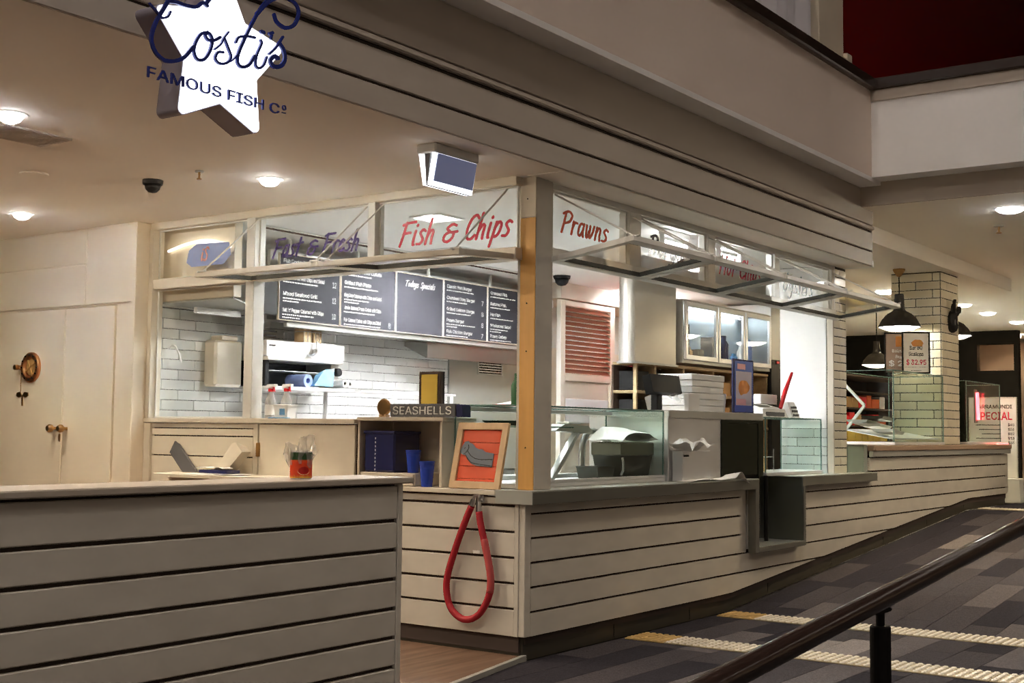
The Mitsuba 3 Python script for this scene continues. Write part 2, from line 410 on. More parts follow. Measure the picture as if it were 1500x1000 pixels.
struct('ceiling_soffit', 'soffit strip between fascia and void bulkhead', bx(-7, 4.99, -.50, -.28, 3.70, 3.74, 0), 'm_bulkhead_light')
struct('wall_bulkhead', 'pinkish beige bulkhead around the void', bx(-7, 4.75, -.50, -.34, 3.74, 4.53, 0), 'm_bulkhead')
struct('trim_1', 'dark timber capping rail on the bulkhead', bx(-7, 4.72, -.56, -.36, 4.53, 4.635, .012), 'm_dark_rail')
sidew = struct('wall_void_side', 'pale bulkhead closing the void on the right', bx(4.75, 4.93, -10, -.34, 3.74, 4.43, 0), 'm_bulkhead_light')
part(sidew, 'band', bx(4.735, 4.93, -10, -.34, 4.43, 4.535, .003), 'm_band')
part(sidew, 'lower_band', bx(4.98, 5.02, -10, -.0, 3.52, 3.74, 0), 'm_band')
part(sidew, 'soffit', bx(4.75, 4.98, -10, -.5, 3.735, 3.745, 0), 'm_bulkhead_light')
struct('trim_2', 'dark timber capping rail of the side bulkhead', bx(4.70, 4.95, -10, -.36, 4.535, 4.635, .012), 'm_dark_rail')
struct('wall_upper_red', 'dark red wall of the upper level', bx(8.11, 26, 1.25, 1.4, 3.7, 11, 0), 'm_red_wall')
struct('floor_upper', 'floor slab of the upper level', bx(-7, 26, .05, 8, 3.72, 3.8, 0), 'm_mall')
up = thing('pilaster', 'cream moulded pilaster beside the red wall upstairs', 'pilaster')
part(up, 'shaft', bx(7.2, 7.95, .98, 1.3, 3.8, 8.5, .01), 'm_cream')
for z in (5.755, 5.815):
    part(up, 'moulding', bx(7.14, 8.03, .93, 1.3, z, z+.035, .008), 'm_cream')
part(up, 'capping', bx(7.95, 8.10, .93, 1.3, 5.79, 5.93, .01), 'm_cream')
part(up, 'capping', bx(7.95, 8.02, .95, 1.3, 3.8, 5.79, .01), 'm_cream')
def drape(u, v):
    x = 3.9+3.25*u
    return (x-.05*u, 1.05+.10*math.sin(u*31+v*3)*(0.3+.7*v)+.05*math.sin(u*73), 3.9+4.2*v)
solo('plastic_sheet', 'pale plastic sheeting draped behind the upper rail', 'sheet', sheet(90, 10, drape), 'm_curtain', True)
solo('white_card', 'small white card lying on the corner of the dark rail', 'card', hull([(4.62, -.45, 4.637), (4.62, -.30, 4.637), (4.70, -.45, 4.637), (4.70, -.30, 4.637), (4.63, -.33, 4.72), (4.63, -.31, 4.72), (4.69, -.31, 4.66)]), 'm_white')
struct('wall_upper_back', 'wall behind the plastic sheeting upstairs', bx(-7, 8.02, 1.4, 1.5, 3.7, 11, 0), 'm_curtain')

# the hall around the camera: never in view, it closes the space and carries the added fill lamps
struct('ceiling_hall', 'high ceiling of the hall', bx(-13, 26, -11, 2, 11, 11.1, 0), 'm_mall')
struct('wall_hall_back', 'wall on the far side of the hall', bx(-13, 26, -11, -10.8, -.1, 11, 0), 'm_mall')
struct('wall_hall_left', 'end wall of the hall', bx(-13, -12.8, -11, 8, -.1, 11, 0), 'm_mall')
for i, (x, y) in enumerate([(-10, -6.5), (-3.5, -4.6), (2.5, -.80), (-10.5, -2.5)]):
    k = thing('hall_fill_lamp', 'added round fill lamp in the unseen hall ceiling', 'fill lamp', 'added fill lamps in the hall ceiling')
    part(k, 'rim', lathe([(.55, 10.9), (.62, 10.9), (.62, 11.0), (.55, 11.0), (.55, 10.9)], 32, (x, y, 0)), 'm_white')
    part(k, 'diffuser', frame(trimesh.creation.cylinder(.54, .02, sections=32), (x, y, 10.95), (1, 0, 0), (0, 1, 0), (0, 0, 1)), 'm_lamp', emit=L_HALL*(.55 if i == 2 else 1.0)*np.array([1.0, .90, .81]))

# ------------------------------------------------------------------ left wall with the cupboard doors
wl = struct('wall_left', 'cream panelled wall with cupboard doors', cat(bx(-.145, .05, 3.60, 9.0, .0, 1.0, 0), bx(-.145, .05, 3.60, 9, 2.362, 3.0, 0), bx(-.145, .05, 3.60, 3.815, 1.0, 2.362, 0), bx(-.145, .05, 5.13, 9, 1.0, 2.362, 0), bx(-.10, .05, 3.8, 5.2, .9, 2.4, 0)), 'm_cream')
part(wl, 'panel', bx(-.158, -.145, 4.21, 9.0, 2.375, 2.70, .004), 'm_cream')
part(wl, 'panel', bx(-.158, -.145, 3.605, 4.20, 2.375, 2.985, .004), 'm_cream')
part(wl, 'panel', bx(-.155, -.145, 4.21, 9.0, 2.71, 2.985, .004), 'm_cream')
part(wl, 'edge_post', bx(-.165, .0, 3.575, 3.63, 0.03, 2.998, .006), 'm_cream')
def leaf(n, y0, y1, ky, lab):
    d = struct(n, lab)
    part(d, 'leaf', bx(-.16, -.11, y0+.003, y1-.003, .1, 2.355, .003), 'm_cream')
    kn = lathe([(0, 0), (.012, 0), (.012, .03), (.030, .045), (.034, .065), (.022, .085), (0, .088)], 20)
    part(d, 'knob', frame(kn, (-.16, ky, 1.385), (0, 1, 0), (0, 0, 1), (-1, 0, 0)) if False else frame(kn, (-.16, ky, 1.385), (0, 0, 1), (0, 1, 0), (-1, 0, 0)), 'm_brass', 30, label='round brass knob')
    return d
d1 = leaf('door_1', 4.455, 5.125, 4.525, 'left cream cupboard door with a brass porthole')
d2 = leaf('door_2', 3.82, 4.45, 4.385, 'right cream cupboard door')
part(d1, 'lock', bx(-.167, -.16, 4.462, 4.485, 1.28, 1.34, .002), 'm_brass', label='small brass lock plate')
# brass porthole ornament with a hanging key plate
ph = thing('porthole', 'round brass porthole on the left cupboard door', 'porthole')
ring = lathe([(.072, 0), (.125, 0), (.125, .018), (.115, .028), (.09, .03), (.078, .02), (.072, .01), (.072, 0)], 40)
pf = ((0, -1, 0), (0, 0, 1), (-1, 0, 0))
part(ph, 'rim', frame(ring, (-.16, 4.885, 1.888), *pf), 'm_copper', 40)
part(ph, 'glass', frame(lathe([(0, .004), (.072, .004), (.06, .014), (0, .022)], 32), (-.16, 4.885, 1.888), *pf), 'm_dull_brass', 40, label='dull brass centre')
part(ph, 'spokes', cat(*[frame(bx(-.004, .004, 0, .068, .014, .026, .001), (-.16, 4.885, 1.888), (0, -math.cos(a), math.sin(a)), (0, math.sin(a), math.cos(a)), (-1, 0, 0)) for a in (0.5, 2.1, 3.6, 5.2)]), 'm_dull_brass')
for i in range(12):
    a = 2*math.pi*i/12
    part(ph, 'bolt', frame(lathe([(0, 0), (.008, 0), (.006, .008), (0, .009)], 8), (-.188, 4.885+.104*math.cos(a), 1.888+.104*math.sin(a)), *pf), 'm_black')
part(ph, 'latch', cat(bx(-.20, -.16, 4.995, 5.03, 1.87, 1.905, .006), frame(cyl(.022, 0, .03), (-.205, 5.02, 1.888), *pf)), 'm_brass', label='latch screw at the side')
pn = thing('pendant_charm', 'small brass propeller charm hanging under the porthole', 'charm')
part(pn, 'cord', tube([(-.168, 5.02, 1.86), (-.168, 5.025, 1.77), (-.168, 5.02, 1.69)], .003, 6), 'm_brass')
blade = Polygon([(0, 0), (.03, .035), (.075, .03), (.085, .005), (.05, -.012)])
for sx in (1, -1):
    b = prism(blade, .008)
    if sx < 0: b.vertices[:, 0] *= -1; b.invert()
    part(pn, 'blade', frame(b, (-.160, 5.0, 1.65), *pf), 'm_brass')
part(pn, 'blade', frame(prism(Polygon([(-.008, -.09), (.01, -.09), (.008, 0), (-.008, 0)]), .006), (-.160, 5.0, 1.66), *pf), 'm_brass')

# ------------------------------------------------------------------ kitchen walls
def tiles(holder, o, fr, nu, nv, L, H, seed, off=0.0, keep=None, t=.008, gap=.004, ms=('m_tile', 'm_tile', 'm_tile_b', 'm_tile_c')):
    """running-bond subway tiles; o is the lower left corner of the field, fr its axes; the row length is nu tiles"""
    rnd = random.Random(seed); pro = {}
    W = nu*L
    for j in range(nv):
        u = -(off+(0.5*L if j % 2 else 0))
        while u < W-.001:
            a, b = max(u, 0), min(u+L, W)
            if b-a > .012 and (keep is None or keep((a+b)/2, (j+.5)*H)):
                key = (round(b-a, 3))
                if key not in pro:
                    pro[key] = mikit.ply(frame(bx(0, b-a-gap, 0, H-gap, 0, t, .0018), (0, 0, 0), *fr))
                p = np.array(o)+a*np.array(fr[0])+j*H*np.array(fr[1])
                part(holder, 'tile', pro[key], ms[rnd.randrange(len(ms))], to=T().translate(p.tolist()))
            u += L
wb = struct('wall_back', 'white tiled back wall of the kitchen', bx(0, 9, 3.62, 3.72, 0, 3.35, 0), 'm_grout')
tiles(wb, (0.03, 3.62, 1.30), FY, 11.3, 13, .333, .081, 11, .05)
part(wb, 'plaster', bx(0, 9, 3.605, 3.62, 2.36, 3.0, 0), 'm_white_frame')
part(wb, 'steel_panel', bx(3.80, 5.0, 3.60, 3.62, 1.0, 2.36, 0), 'm_steel_dull', label='stainless wall panel')
part(wb, 'steel_panel', bx(5.0, 9.0, 3.60, 3.62, 0.0, 2.36, 0), 'm_cream')
we = struct('wall_pier', 'tiled pier at the end of the shopfront', bx(5.055, 5.40, .004, .52, 1.045, 2.998, 0), 'm_grout_dark')
part(we, 'white_panel', bx(5.043, 5.055, 0.06, .525, 1.46, 2.995, .002), 'm_white', label='white painted face')
tiles(we, (5.058, .004, 1.04), FY, 1.0, 24, .34, .081, 12, 0, gap=.010, ms=('m_tile_warm', 'm_tile_warm_b'))
tiles(we, (5.055, .52, 1.04), FX, 1.4, 5, .333, .084, 13, 0)
part(we, 'edge_trim', bx(5.035, 5.06, -.012, .05, 1.04, 2.99, .003), 'm_cream_frame')
# tiled column on the far counter
co = struct('wall_column', 'square column of cream tiles on the far counter', bx(8.732, 9.40, .108, .70, 1.302, 3.349, 0), 'm_grout_dark')
WT = ('m_tile_warm', 'm_tile_warm', 'm_tile_warm_b')
tiles(co, (8.732, .70, 1.305), FX, 1.48, 20, .40, .102, 21, .1, gap=.010, ms=WT)
tiles(co, (8.724, .108, 1.305), FY, 1.69, 20, .40, .102, 22, .2, gap=.010, ms=WT)
# dark room behind the far counter
struct('wall_far_back', 'dark wall behind the far counter', bx(9.0, 20.2, 7.0, 7.2, 0, 3.52, 0), 'm_dark_brown')
struct('wall_far_end', 'black wall at the far end', cat(bx(20, 20.2, 2.05, 8, 0, 2.72, 0), bx(20, 20.2, 2.05, 8, 3.25, 3.60, 0), bx(20, 20.2, 2.05, 2.13, 2.72, 3.25, 0), bx(20, 20.2, 2.84, 8, 2.72, 3.25, 0), bx(20, 20.2, -10, 1.69, 0, 1.3, 0)), 'm_far_black')
struct('wall_far_glow', 'brownish wall seen through the black opening', bx(22.5, 22.7, -10, 8, 0, 3.52, 0), 'm_mall')
# ------------------------------------------------------------------ shopfront joinery
def bar(a, b, side, w, h, ch=.003):
    """a square bar from a to b; side is the direction of its width w, h the other way"""
    a, b, s = (np.asarray(q, float) for q in (a, b, side))
    d = b-a; L = np.linalg.norm(d); d /= L
    s = s-d*(s@d); s /= np.linalg.norm(s); n = np.cross(d, s)
    return frame(bx(0, L, -w/2, w/2, -h/2, h/2, ch), a, d, s, n)

sl = struct('wall_shopfront_left', 'cream timber framing of the shopfront facing the entrance')
part(sl, 'head_rail', bx(-.03, .07, .06, 3.60, 2.945, 3.0, .004), 'm_cream_frame')
part(sl, 'transom', bx(-.03, .07, .06, 3.60, 2.475, 2.55, .004), 'm_cream_frame')
part(sl, 'jamb', bx(-.04, .07, 3.53, 3.60, 1.475, 2.945, .004), 'm_cream_frame')
part(sl, 'mullion', bx(-.03, .08, 2.40, 2.49, 1.475, 2.945, .004), 'm_white_frame')
part(sl, 'mullion', bx(-.03, .07, 1.235, 1.30, 2.55, 2.945, .004), 'm_white_frame')
part(sl, 'sill', bx(-.05, .16, 1.37, 3.60, 1.440, 1.475, .005), 'm_cream_frame')
sr = struct('wall_shopfront_right', 'grey cream timber framing of the shopfront facing the ramp')
part(sr, 'head_rail', bx(.20, 5.10, -.01, .08, 2.955, 2.996, .004), 'm_white_frame')
part(sr, 'transom', bx(.20, 5.10, -.02, .08, 2.50, 2.575, .004), 'm_white_frame')
RP = [(.30, 1.26), (1.42, 2.47), (2.59, 3.73), (3.82, 5.01)]
for a, b in ((1.26, 1.42), (2.47, 2.59), (3.73, 3.82), (5.01, 5.10)):
    part(sr, 'mullion', bx(a, b, -.01, .08, 2.575, 2.955, .004), 'm_white_frame')
post = thing('corner_post', 'corner post of the shopfront with a bare ochre timber strip', 'post')
part(post, 'core', bx(.049, .19, -.042, .10, 1.04, 2.998, .004), 'm_siding')
part(post, 'timber_strip', bx(.042, .049, -.040, .075, 1.04, 2.74, .002), 'm_ochre', label='bare ochre timber strip')
part(post, 'cover', bx(.040, .049, -.042, .075, 2.745, 2.998, .002), 'm_cream_frame')
part(post, 'side_cover', bx(.19, .255, -.03, .09, 1.04, 2.998, .003), 'm_siding')
for z in (1.30, 1.9, 2.2, 2.86):
    part(post, 'screw', frame(cyl(.005, 0, .003, n=8, b=.0005), (.041, .02, z), (0, -1, 0), (0, 0, 1), (-1, 0, 0)), 'm_black')

def window(label, fr, o, w, h, text=None):
    k = struct('window_%d' % (len([q for q in labels if q.startswith('window_') and '__' not in q])+1), label)
    O, u, v, n = np.array(o, float), *map(np.array, fr)
    part(k, 'pane', quad(O, O+u*w, O+u*w+v*h, O+v*h), 'm_pane')
    for a, b, c, d in ((0, w, 0, .012), (0, w, h-.012, h), (0, .012, .012, h-.012), (w-.012, w, .012, h-.012)):
        part(k, 'bead', frame(bx(a, b, c, d, .002, .014, .002), O, *fr), 'm_white_frame')
    return k
w1 = window('tall fixed pane at the left end of the shopfront', FX, (.03, 3.53, 1.475), 1.04, 1.0)
w2 = window('transom pane with a flat blue patch', FX, (.03, 3.53, 2.55), 1.04, .395)
w3 = window('transom pane lettered Fast & Fresh', FX, (.03, 2.40, 2.55), 1.10, .395)
w4 = window('transom pane lettered Fish & Chips', FX, (.03, 1.235, 2.55), 1.16, .395)
part(w3, 'lettering', brush('Fast & Fresh', .135, (.028, 2.27, 2.640), FX, .062, .28, .84), 'm_purple')
part(w4, 'lettering', brush('Fish & Chips', .155, (.028, 1.06, 2.635), FX, .062, .28, .92), 'm_red_sign')
st = Polygon([(0, .03), (.05, 0), (.40, 0), (.47, .06), (.45, .14), (.10, .15), (.02, .11)]).buffer(.012)
part(w2, 'patch', frame(prism(st, .0012), (.028, 3.20, 2.645), *FX), 'm_lilac_blue', label='flat blue patch')  # flat blue shape on the pane with pale lettering over it
part(w2, 'lettering', brush('iS', .10, (.0262, 3.05, 2.675), FX, .07, .2), 'm_pink', label='pale pink lettering')
RT = ['Prawns', 'Burgers', 'Hot Chips', 'Oysters']
RM = ['m_prawn_red', 'm_ink', 'm_red_sign', 'm_teal_ink']
RG = [(.44, 2.705, .58, .14), (1.60, 2.69, .68, .15), (2.74, 2.68, .78, .15), (3.97, 2.66, .68, .16)]
for (a, b), t, m, (tx, tz, tw, th) in zip(RP, RT, RM, RG):
    k = window('transom pane lettered %s' % t, FY, (a, .03, 2.575), b-a, .38)
    part(k, 'lettering', brush(t, th, (tx, .028, tz), FY, .062, .2, tw), m)

def awning(label, p0, p1, out, m):
    """top-hung sash standing open; hinge from p0 to p1, out = vector from the hinge to the free edge"""
    k = thing('awning_sash', label, 'awning window', None)
    p0, p1, out = map(lambda q: np.array(q, float), (p0, p1, out))
    d = (p1-p0)/np.linalg.norm(p1-p0); o = out/np.linalg.norm(out)
    W, H = .062, .036
    part(k, 'rail', bar(p0, p1, o, W, H), m); part(k, 'rail', bar(p0+out, p1+out, o, W, H), m)
    part(k, 'stile', bar(p0+d*W/2+o*W/2, p0+d*W/2+out-o*W/2, d, W, H), m)
    part(k, 'stile', bar(p1-d*W/2+o*W/2, p1-d*W/2+out-o*W/2, d, W, H), m)
    gi = .034
    for a_, b_, s_ in ((p0+d*W+o*gi, p1-d*W+o*gi, o), (p0+d*W+out-o*gi, p1-d*W+out-o*gi, o), (p0+d*(W+.004)+o*gi, p0+d*(W+.004)+out-o*gi, d), (p1-d*(W+.004)+o*gi, p1-d*(W+.004)+out-o*gi, d)):
        part(k, 'gasket', bar(a_, b_, s_, .012, .03, .002), 'm_gasket')
    part(k, 'pane', quad(p0+o*.02, p1+o*.02, p1+out-o*.02, p0+out-o*.02), 'm_pane')
    up = np.array([0, 0, 1.0])
    for p, s in ((p0, 1), (p1, -1)):
        e = p+out+d*s*.05+up*.025; t = p+d*s*.06+up*.43-out*.06
        r = part(k, 'stay_rod', tube([e, t], .006, 8), 'm_white_frame', True)
        part(k, 'stay_bracket', cat(bar(e-up*.02-o*.03, e-up*.005+o*.05, d, .02, .012), tube([e-d*.03, e+d*.03], .007, 6)), 'm_white_frame')
        for q in (.02, .05):
            part(k, 'screw', frame(cyl(.007, 0, .004, n=8, b=.001), p+out+o*.025+d*s*q, d, up, -np.cross(up, d) if (np.cross(d, up)@o) < 0 else np.cross(d, up)), 'm_black')
    return k
awning('left open sash of the entrance side, below Fast & Fresh', (-.05, 2.44, 2.490), (-.05, 1.255, 2.490), (-.47, 0, -.022), 'm_cream_frame')
awning('right open sash of the entrance side, below Fish & Chips and beside the ochre post', (-.05, 1.225, 2.490), (-.05, .075, 2.490), (-.50, 0, -.03), 'm_cream_frame')
AW = [(.24, 1.34), (1.36, 2.53), (2.55, 3.78), (3.80, 5.11)]
for (a, b), t in zip(AW, ('Prawns', 'Burgers', 'Hot Chips', 'Oysters')):
    awning('open glass sash standing out below the %s lettering' % t, (a, -.045, 2.50), (b, -.045, 2.50), (0, -.555, .085), 'm_white_frame')

# ------------------------------------------------------------------ the service counter along the ramp
def sidebot(x): return .148+rz(x)
def hseg(parent, z0, z1, x0, x1, y0, y1, m='m_siding', name='board'):
    """one board, its lower edge cut along the ramp"""
    low = [(x, sidebot(x)) for x in np.linspace(x0, x1, 40)]
    ground = Polygon(low+[(x1, 9), (x0, 9)])
    g = sbox(x0, z0, x1, z1).intersection(ground)
    if g.is_empty or g.area < .002: return
    part(parent, name, prism_y(g, y0, y1), m)
sc = thing('service_counter', 'long boarded service counter climbing along the ramp', 'counter')
body = unary_union([Polygon([(0.03, .10), (2.82, .10), (9.31, .60), (11.03, .60), (11.03, 1.18), (5.98, 1.18), (5.98, .955), (0.03, .955)])]).difference(sbox(3.14, .42, 4.16, 2))
part(sc, 'carcass', prism_y(body, .001, .55), 'm_fascia_gap')
rows = [.148, .294, .444, .594, .744, .894, 1.044, 1.185]
G = .0075
for i in range(7):
    z0, z1 = rows[i]+G*(i > 0), rows[i+1]-G
    if i < 5:
        z1b = min(z1, .957)
    segs = []
    if i == 0: segs = [(.05, 11.02)]
    elif i == 1: segs = [(.05, 11.02)]
    elif i <= 4: segs = [(.05, 3.03), (4.165, 11.02)]
    elif i == 5: segs = [(5.90, 11.02)]
    else: segs = [(5.96, 11.02)]
    for a, b in segs:
        hseg(sc, z0, z1 if i < 5 else z1, a, b, -.024, .001)
hseg(sc, .899, .957, .05, 3.03, -.024, .001); hseg(sc, .899, .957, 4.165, 5.90, -.024, .001)
part(sc, 'corner_trim', bx(-.018, .048, -.026, .03, .148, .957, .004), 'm_siding')
part(sc, 'end_trim', bx(11.02, 11.05, -.026, .05, .68, 1.18, .003), 'm_siding')
part(sc, 'trim', bx(3.03, 3.135, -.012, .001, .446, .957, .003), 'm_siding')
tk = Polygon([(.02, .0), (2.82, 0), (9.31, .516), (11.03, .516), (11.03, .665), (9.31, .662), (2.82, .146), (.02, .146)])
part(sc, 'toe_kick', prism_y(tk, .012, .03), 'm_toekick', label='dull metal toe kick')
for x in (1.1, 2.2, 3.6, 5.0, 6.4, 7.8, 9.2):
    part(sc, 'toe_kick_joint', bx(x, x+.006, .010, .014, rz(x)+.01, rz(x)+.13, .001), 'm_black')

# the same siding turning the corner towards the entrance
lc = thing('corner_counter', 'boarded counter end beside the entrance passage, carrying the shelf and the framed fish', 'counter')
part(lc, 'carcass', bx(.0, .026, .03, 1.398, .05, .995, 0), 'm_fascia_gap')
part(lc, 'carcass', bx(.028, .40, .57, 1.398, .05, .995, 0), 'm_fascia_gap')
lr = [.148, .314, .469, .625, .782, .942, 1.0]
for i in range(6):
    part(lc, 'board', bx(-.024, .002, .049, 1.40, lr[i]+G*(i > 0), lr[i+1]-G, .003), 'm_siding')
part(lc, 'corner_trim', bx(-.026, .0, .018, .049, .148, .957, .002), 'm_siding')
part(lc, 'toe_kick', bx(.010, .028, .03, 1.40, .03, .146, .002), 'm_toekick')
part(lc, 'top', bx(-.05, .40, .185, 1.40, 1.003, 1.034, .004), 'm_cream_frame')

uc = thing('window_cabinet', 'cream boarded cabinet below the tall left pane, with a plain flap door', 'cabinet')
part(uc, 'carcass', bx(.0, .35, 1.40, 3.58, 1.036, 1.438, 0), 'm_fascia_gap')
part(uc, 'carcass', bx(.0, .02, 1.42, 3.58, .05, 1.036, 0), 'm_fascia_gap')
ur = [.50, .63, .765, .90, 1.045, 1.192, 1.342, 1.40]
for i in range(7):
    part(uc, 'board', bx(-.024, .002, 2.375, 3.50, ur[i]+.004, ur[i+1]-.004, .003), 'm_cream_frame')
part(uc, 'rail', bx(-.026, .002, 2.375, 3.5, 1.402, 1.437, .003), 'm_cream_frame')
part(uc, 'post', bx(-.045, .01, 3.50, 3.575, .10, 1.437, .004), 'm_cream_frame')
part(uc, 'post', bx(-.028, .002, 2.325, 2.373, .10, 1.437, .003), 'm_cream_frame')
fl = part(uc, 'flap_door', bx(-.024, .0, 1.385, 2.318, 1.037, 1.434, .004), 'm_cream_frame')
part(uc, 'flap_door__hinge', bx(-.034, -.022, 2.30, 2.336, 1.20, 1.30, .003), 'm_brass')

# ------------------------------------------------------------------ stainless worktop with the drop
wt = thing('steel_worktop', 'stainless steel worktop on the service counter, dropping into a recess', 'worktop')
part(wt, 'top', bx(-.045, .42, -.10, .183, 1.030, 1.040, .002), 'm_steel_worktop')
part(wt, 'top', bx(.421, 3.20, -.10, .95, 1.030, 1.040, .002), 'm_steel_worktop')
part(wt, 'front_edge', bx(-.045, 3.20, -.10, -.085, .955, 1.030, .002), 'm_steel_edge')
part(wt, 'end_edge', bx(-.052, -.043, -.10, .18, .955, 1.040, .002), 'm_steel_worktop')
part(wt, 'top', bx(4.10, 5.95, -.10, .55, 1.030, 1.040, .002), 'm_steel_worktop')
part(wt, 'front_edge', bx(4.10, 5.95, -.10, -.085, .955, 1.030, .002), 'm_steel_edge')
rc = part(wt, 'recess_stile', bx(3.135, 3.20, -.10, -.03, .44, .955, .003), 'm_steel_edge')
part(wt, 'recess_stile', bx(4.115, 4.16, -.10, -.085, .44, .955, .003), 'm_steel_edge')
part(wt, 'recess_front', bx(3.20, 4.16, -.10, -.085, .44, .485, .003), 'm_steel_edge')
part(wt, 'recess_floor', bx(3.15, 4.15, -.09, .33, .470, .480, .002), 'm_steel_worktop')
part(wt, 'recess_side', bx(4.145, 4.155, -.09, .33, .48, 1.03, .002), 'm_recess')
part(wt, 'recess_side', bx(3.145, 3.155, -.03, .33, .48, 1.03, .002), 'm_steel_dull')
part(wt, 'recess_back', bx(3.155, 4.145, .33, .34, .48, 1.03, .002), 'm_black')
part(wt, 'recess_post', bx(3.70, 3.73, .25, .33, .48, 1.03, .003), 'm_black')
st_ = thing('screen_panel', 'frosted greenish end panel stepping up to the far counter', 'panel')
part(st_, 'pane', hull([(5.50, .03, 1.042), (5.93, .03, 1.042), (5.50, .03, 1.30), (5.93, .03, 1.30), (5.50, .045, 1.042), (5.93, .045, 1.042), (5.50, .045, 1.30), (5.93, .045, 1.30)]), 'm_acrylic')
part(st_, 'frame', cat(bx(5.93, 5.955, .0, .05, 1.042, 1.31, .003), bx(5.50, 5.93, .02, .05, 1.30, 1.31, .002)), 'm_steel_dull')
rcnt = thing('far_counter', 'raised far counter with a brown laminate top, carrying the tiled column', 'counter')
part(rcnt, 'top', bx(5.96, 11.10, -.07, .90, 1.245, 1.300, .006), 'm_counter_brown')
part(rcnt, 'front_edge', bx(5.96, 11.10, -.055, -.01, 1.185, 1.245, .004), 'm_steel_dull')
part(rcnt, 'base_cabinet', bx(6.0, 11.0, .56, .88, .62, 1.243, .003), 'm_siding')
# ------------------------------------------------------------------ bar counter in front
bc = thing('bar_counter', 'boarded bar counter in the left foreground with a cream top', 'counter')
part(bc, 'carcass', bx(-6.2, -1.41, -.178, .14, -.05, 1.125, 0), 'm_fascia_gap')
br = [.045, .194, .342, .488, .638, .787, .936, 1.122]
for i in range(7):
    part(bc, 'board', bx(-6.2, -1.425, -.203, -.176, br[i]+.009, br[i+1]-.009, .005), 'm_siding')
part(bc, 'corner_post', bx(-1.422, -1.385, -.206, .14, .0, 1.124, .004), 'm_siding')
part(bc, 'top', bx(-6.2, -1.33, -.235, .17, 1.126, 1.158, .006), 'm_bar_top')
# ------------------------------------------------------------------ star sign
def star_poly(R, r, round_=.03, n=5):
    p = []
    for i in range(2*n):
        a = math.pi/2+i*math.pi/n; q = R if i % 2 == 0 else r
        p.append((q*math.cos(a), q*math.sin(a)))
    return Polygon(p).buffer(-round_*.6).buffer(round_*1.1, resolution=6).buffer(-round_*.5).buffer(round_*.15)
SX, SZ = -2.945, 2.953
sg = thing('star_sign', 'illuminated white star sign with blue lettering hanging at the fascia', 'sign')
stp = star_poly(.365, .200)
part(sg, 'body', frame(prism(stp.buffer(.004), .13), (SX, -.365, SZ), *FY), 'm_charcoal', label='grey side of the star box')
scene['m_star_side'] = {'type': 'twosided', 'bsdf': {'type': 'principled', 'base_color': rgb((.22, .20, .24)), 'roughness': .35}}
scene[sg+'__body']['bsdf'] = {'type': 'ref', 'id': 'm_star_side'}
part(sg, 'face', frame(prism(stp, .008), (SX, -.495, SZ), *FY), 'm_lamp', emit=(2.6, 2.75, 3.0), label='glowing white face')
part(sg, 'bracket', cat(bx(SX-.1, SX-.07, -.37, -.30, 3.05, 3.08), bx(SX+.07, SX+.1, -.37, -.30, 3.05, 3.08)), 'm_charcoal')
ST = [([(-3.046, 3.13), (-3.07, 3.136), (-3.104, 3.109), (-3.158, 3.1), (-3.204, 3.1), (-3.242, 3.093)], .007), ([(-3.235, 3.113), (-3.263, 3.063), (-3.298, 3.002), (-3.318, 2.948), (-3.32, 2.909), (-3.297, 2.87), (-3.255, 2.851), (-3.203, 2.861), (-3.158, 2.887), (-3.114, 2.94)], .0075),
 ([(-3.233, 3.053), (-3.247, 3.029), (-3.276, 3.018), (-3.303, 3.037), (-3.336, 3.057)], .004), ([(-3.042, 3.02), (-3.077, 3.002), (-3.103, 2.958), (-3.108, 2.92), (-3.089, 2.895), (-3.054, 2.905), (-3.024, 2.95), (-3.015, 2.997), (-3.034, 3.018), (-3.052, 3.006), (-3.037, 2.99), (-3.005, 2.996), (-2.973, 3.017)], .006),
 ([(-2.929, 3.051), (-2.953, 3.019), (-2.968, 2.99), (-3.0, 2.96)], .0035), ([(-2.949, 3.017), (-2.927, 2.981), (-2.912, 2.95), (-2.933, 2.919), (-2.974, 2.907), (-2.996, 2.923), (-2.983, 2.951), (-2.955, 2.958)], .005), ([(-2.933, 2.919), (-2.901, 2.94), (-2.865, 2.984)], .003),
 ([(-2.693, 3.273), (-2.744, 3.212), (-2.793, 3.133), (-2.837, 3.049), (-2.869, 2.98), (-2.876, 2.94), (-2.854, 2.921), (-2.812, 2.939), (-2.78, 2.986)], .0065), ([(-2.887, 3.018), (-2.871, 3.044), (-2.825, 3.06), (-2.782, 3.065)], .005), ([(-2.747, 3.063), (-2.743, 3.048), (-2.767, 2.996), (-2.774, 2.951), (-2.754, 2.939), (-2.727, 2.96), (-2.71, 2.998)], .005),
 ([(-2.773, 3.171), (-2.701, 3.247), (-2.621, 3.287), (-2.552, 3.283), (-2.525, 3.246), (-2.549, 3.185), (-2.603, 3.156), (-2.654, 3.167), (-2.672, 3.195)], .008), ([(-2.744, 3.101), (-2.731, 3.101)], .008), ([(-2.696, 3.105), (-2.679, 3.114)], .007), ([(-2.684, 3.101), (-2.687, 3.085)], .005),
 ([(-2.617, 3.112), (-2.642, 3.074), (-2.667, 3.044), (-2.695, 3.017)], .005), ([(-2.637, 3.078), (-2.612, 3.054), (-2.602, 3.017), (-2.625, 2.98), (-2.669, 2.968), (-2.688, 2.989), (-2.666, 3.013), (-2.644, 3.01)], .009),
 ([(-3.235, 3.113), (-3.20, 3.19), (-3.13, 3.25), (-3.05, 3.25), (-3.02, 3.19), (-3.05, 3.14)], .007)]
scr = unary_union([LineString([(a-SX, b-SZ) for a, b in spline(p, 6)]).buffer(r, resolution=4) for p, r in ST])
part(sg, 'script_lettering', frame(prism(scr, .010), (SX, -.512, SZ), *FY), 'm_blue_letter', label='blue script lettering')
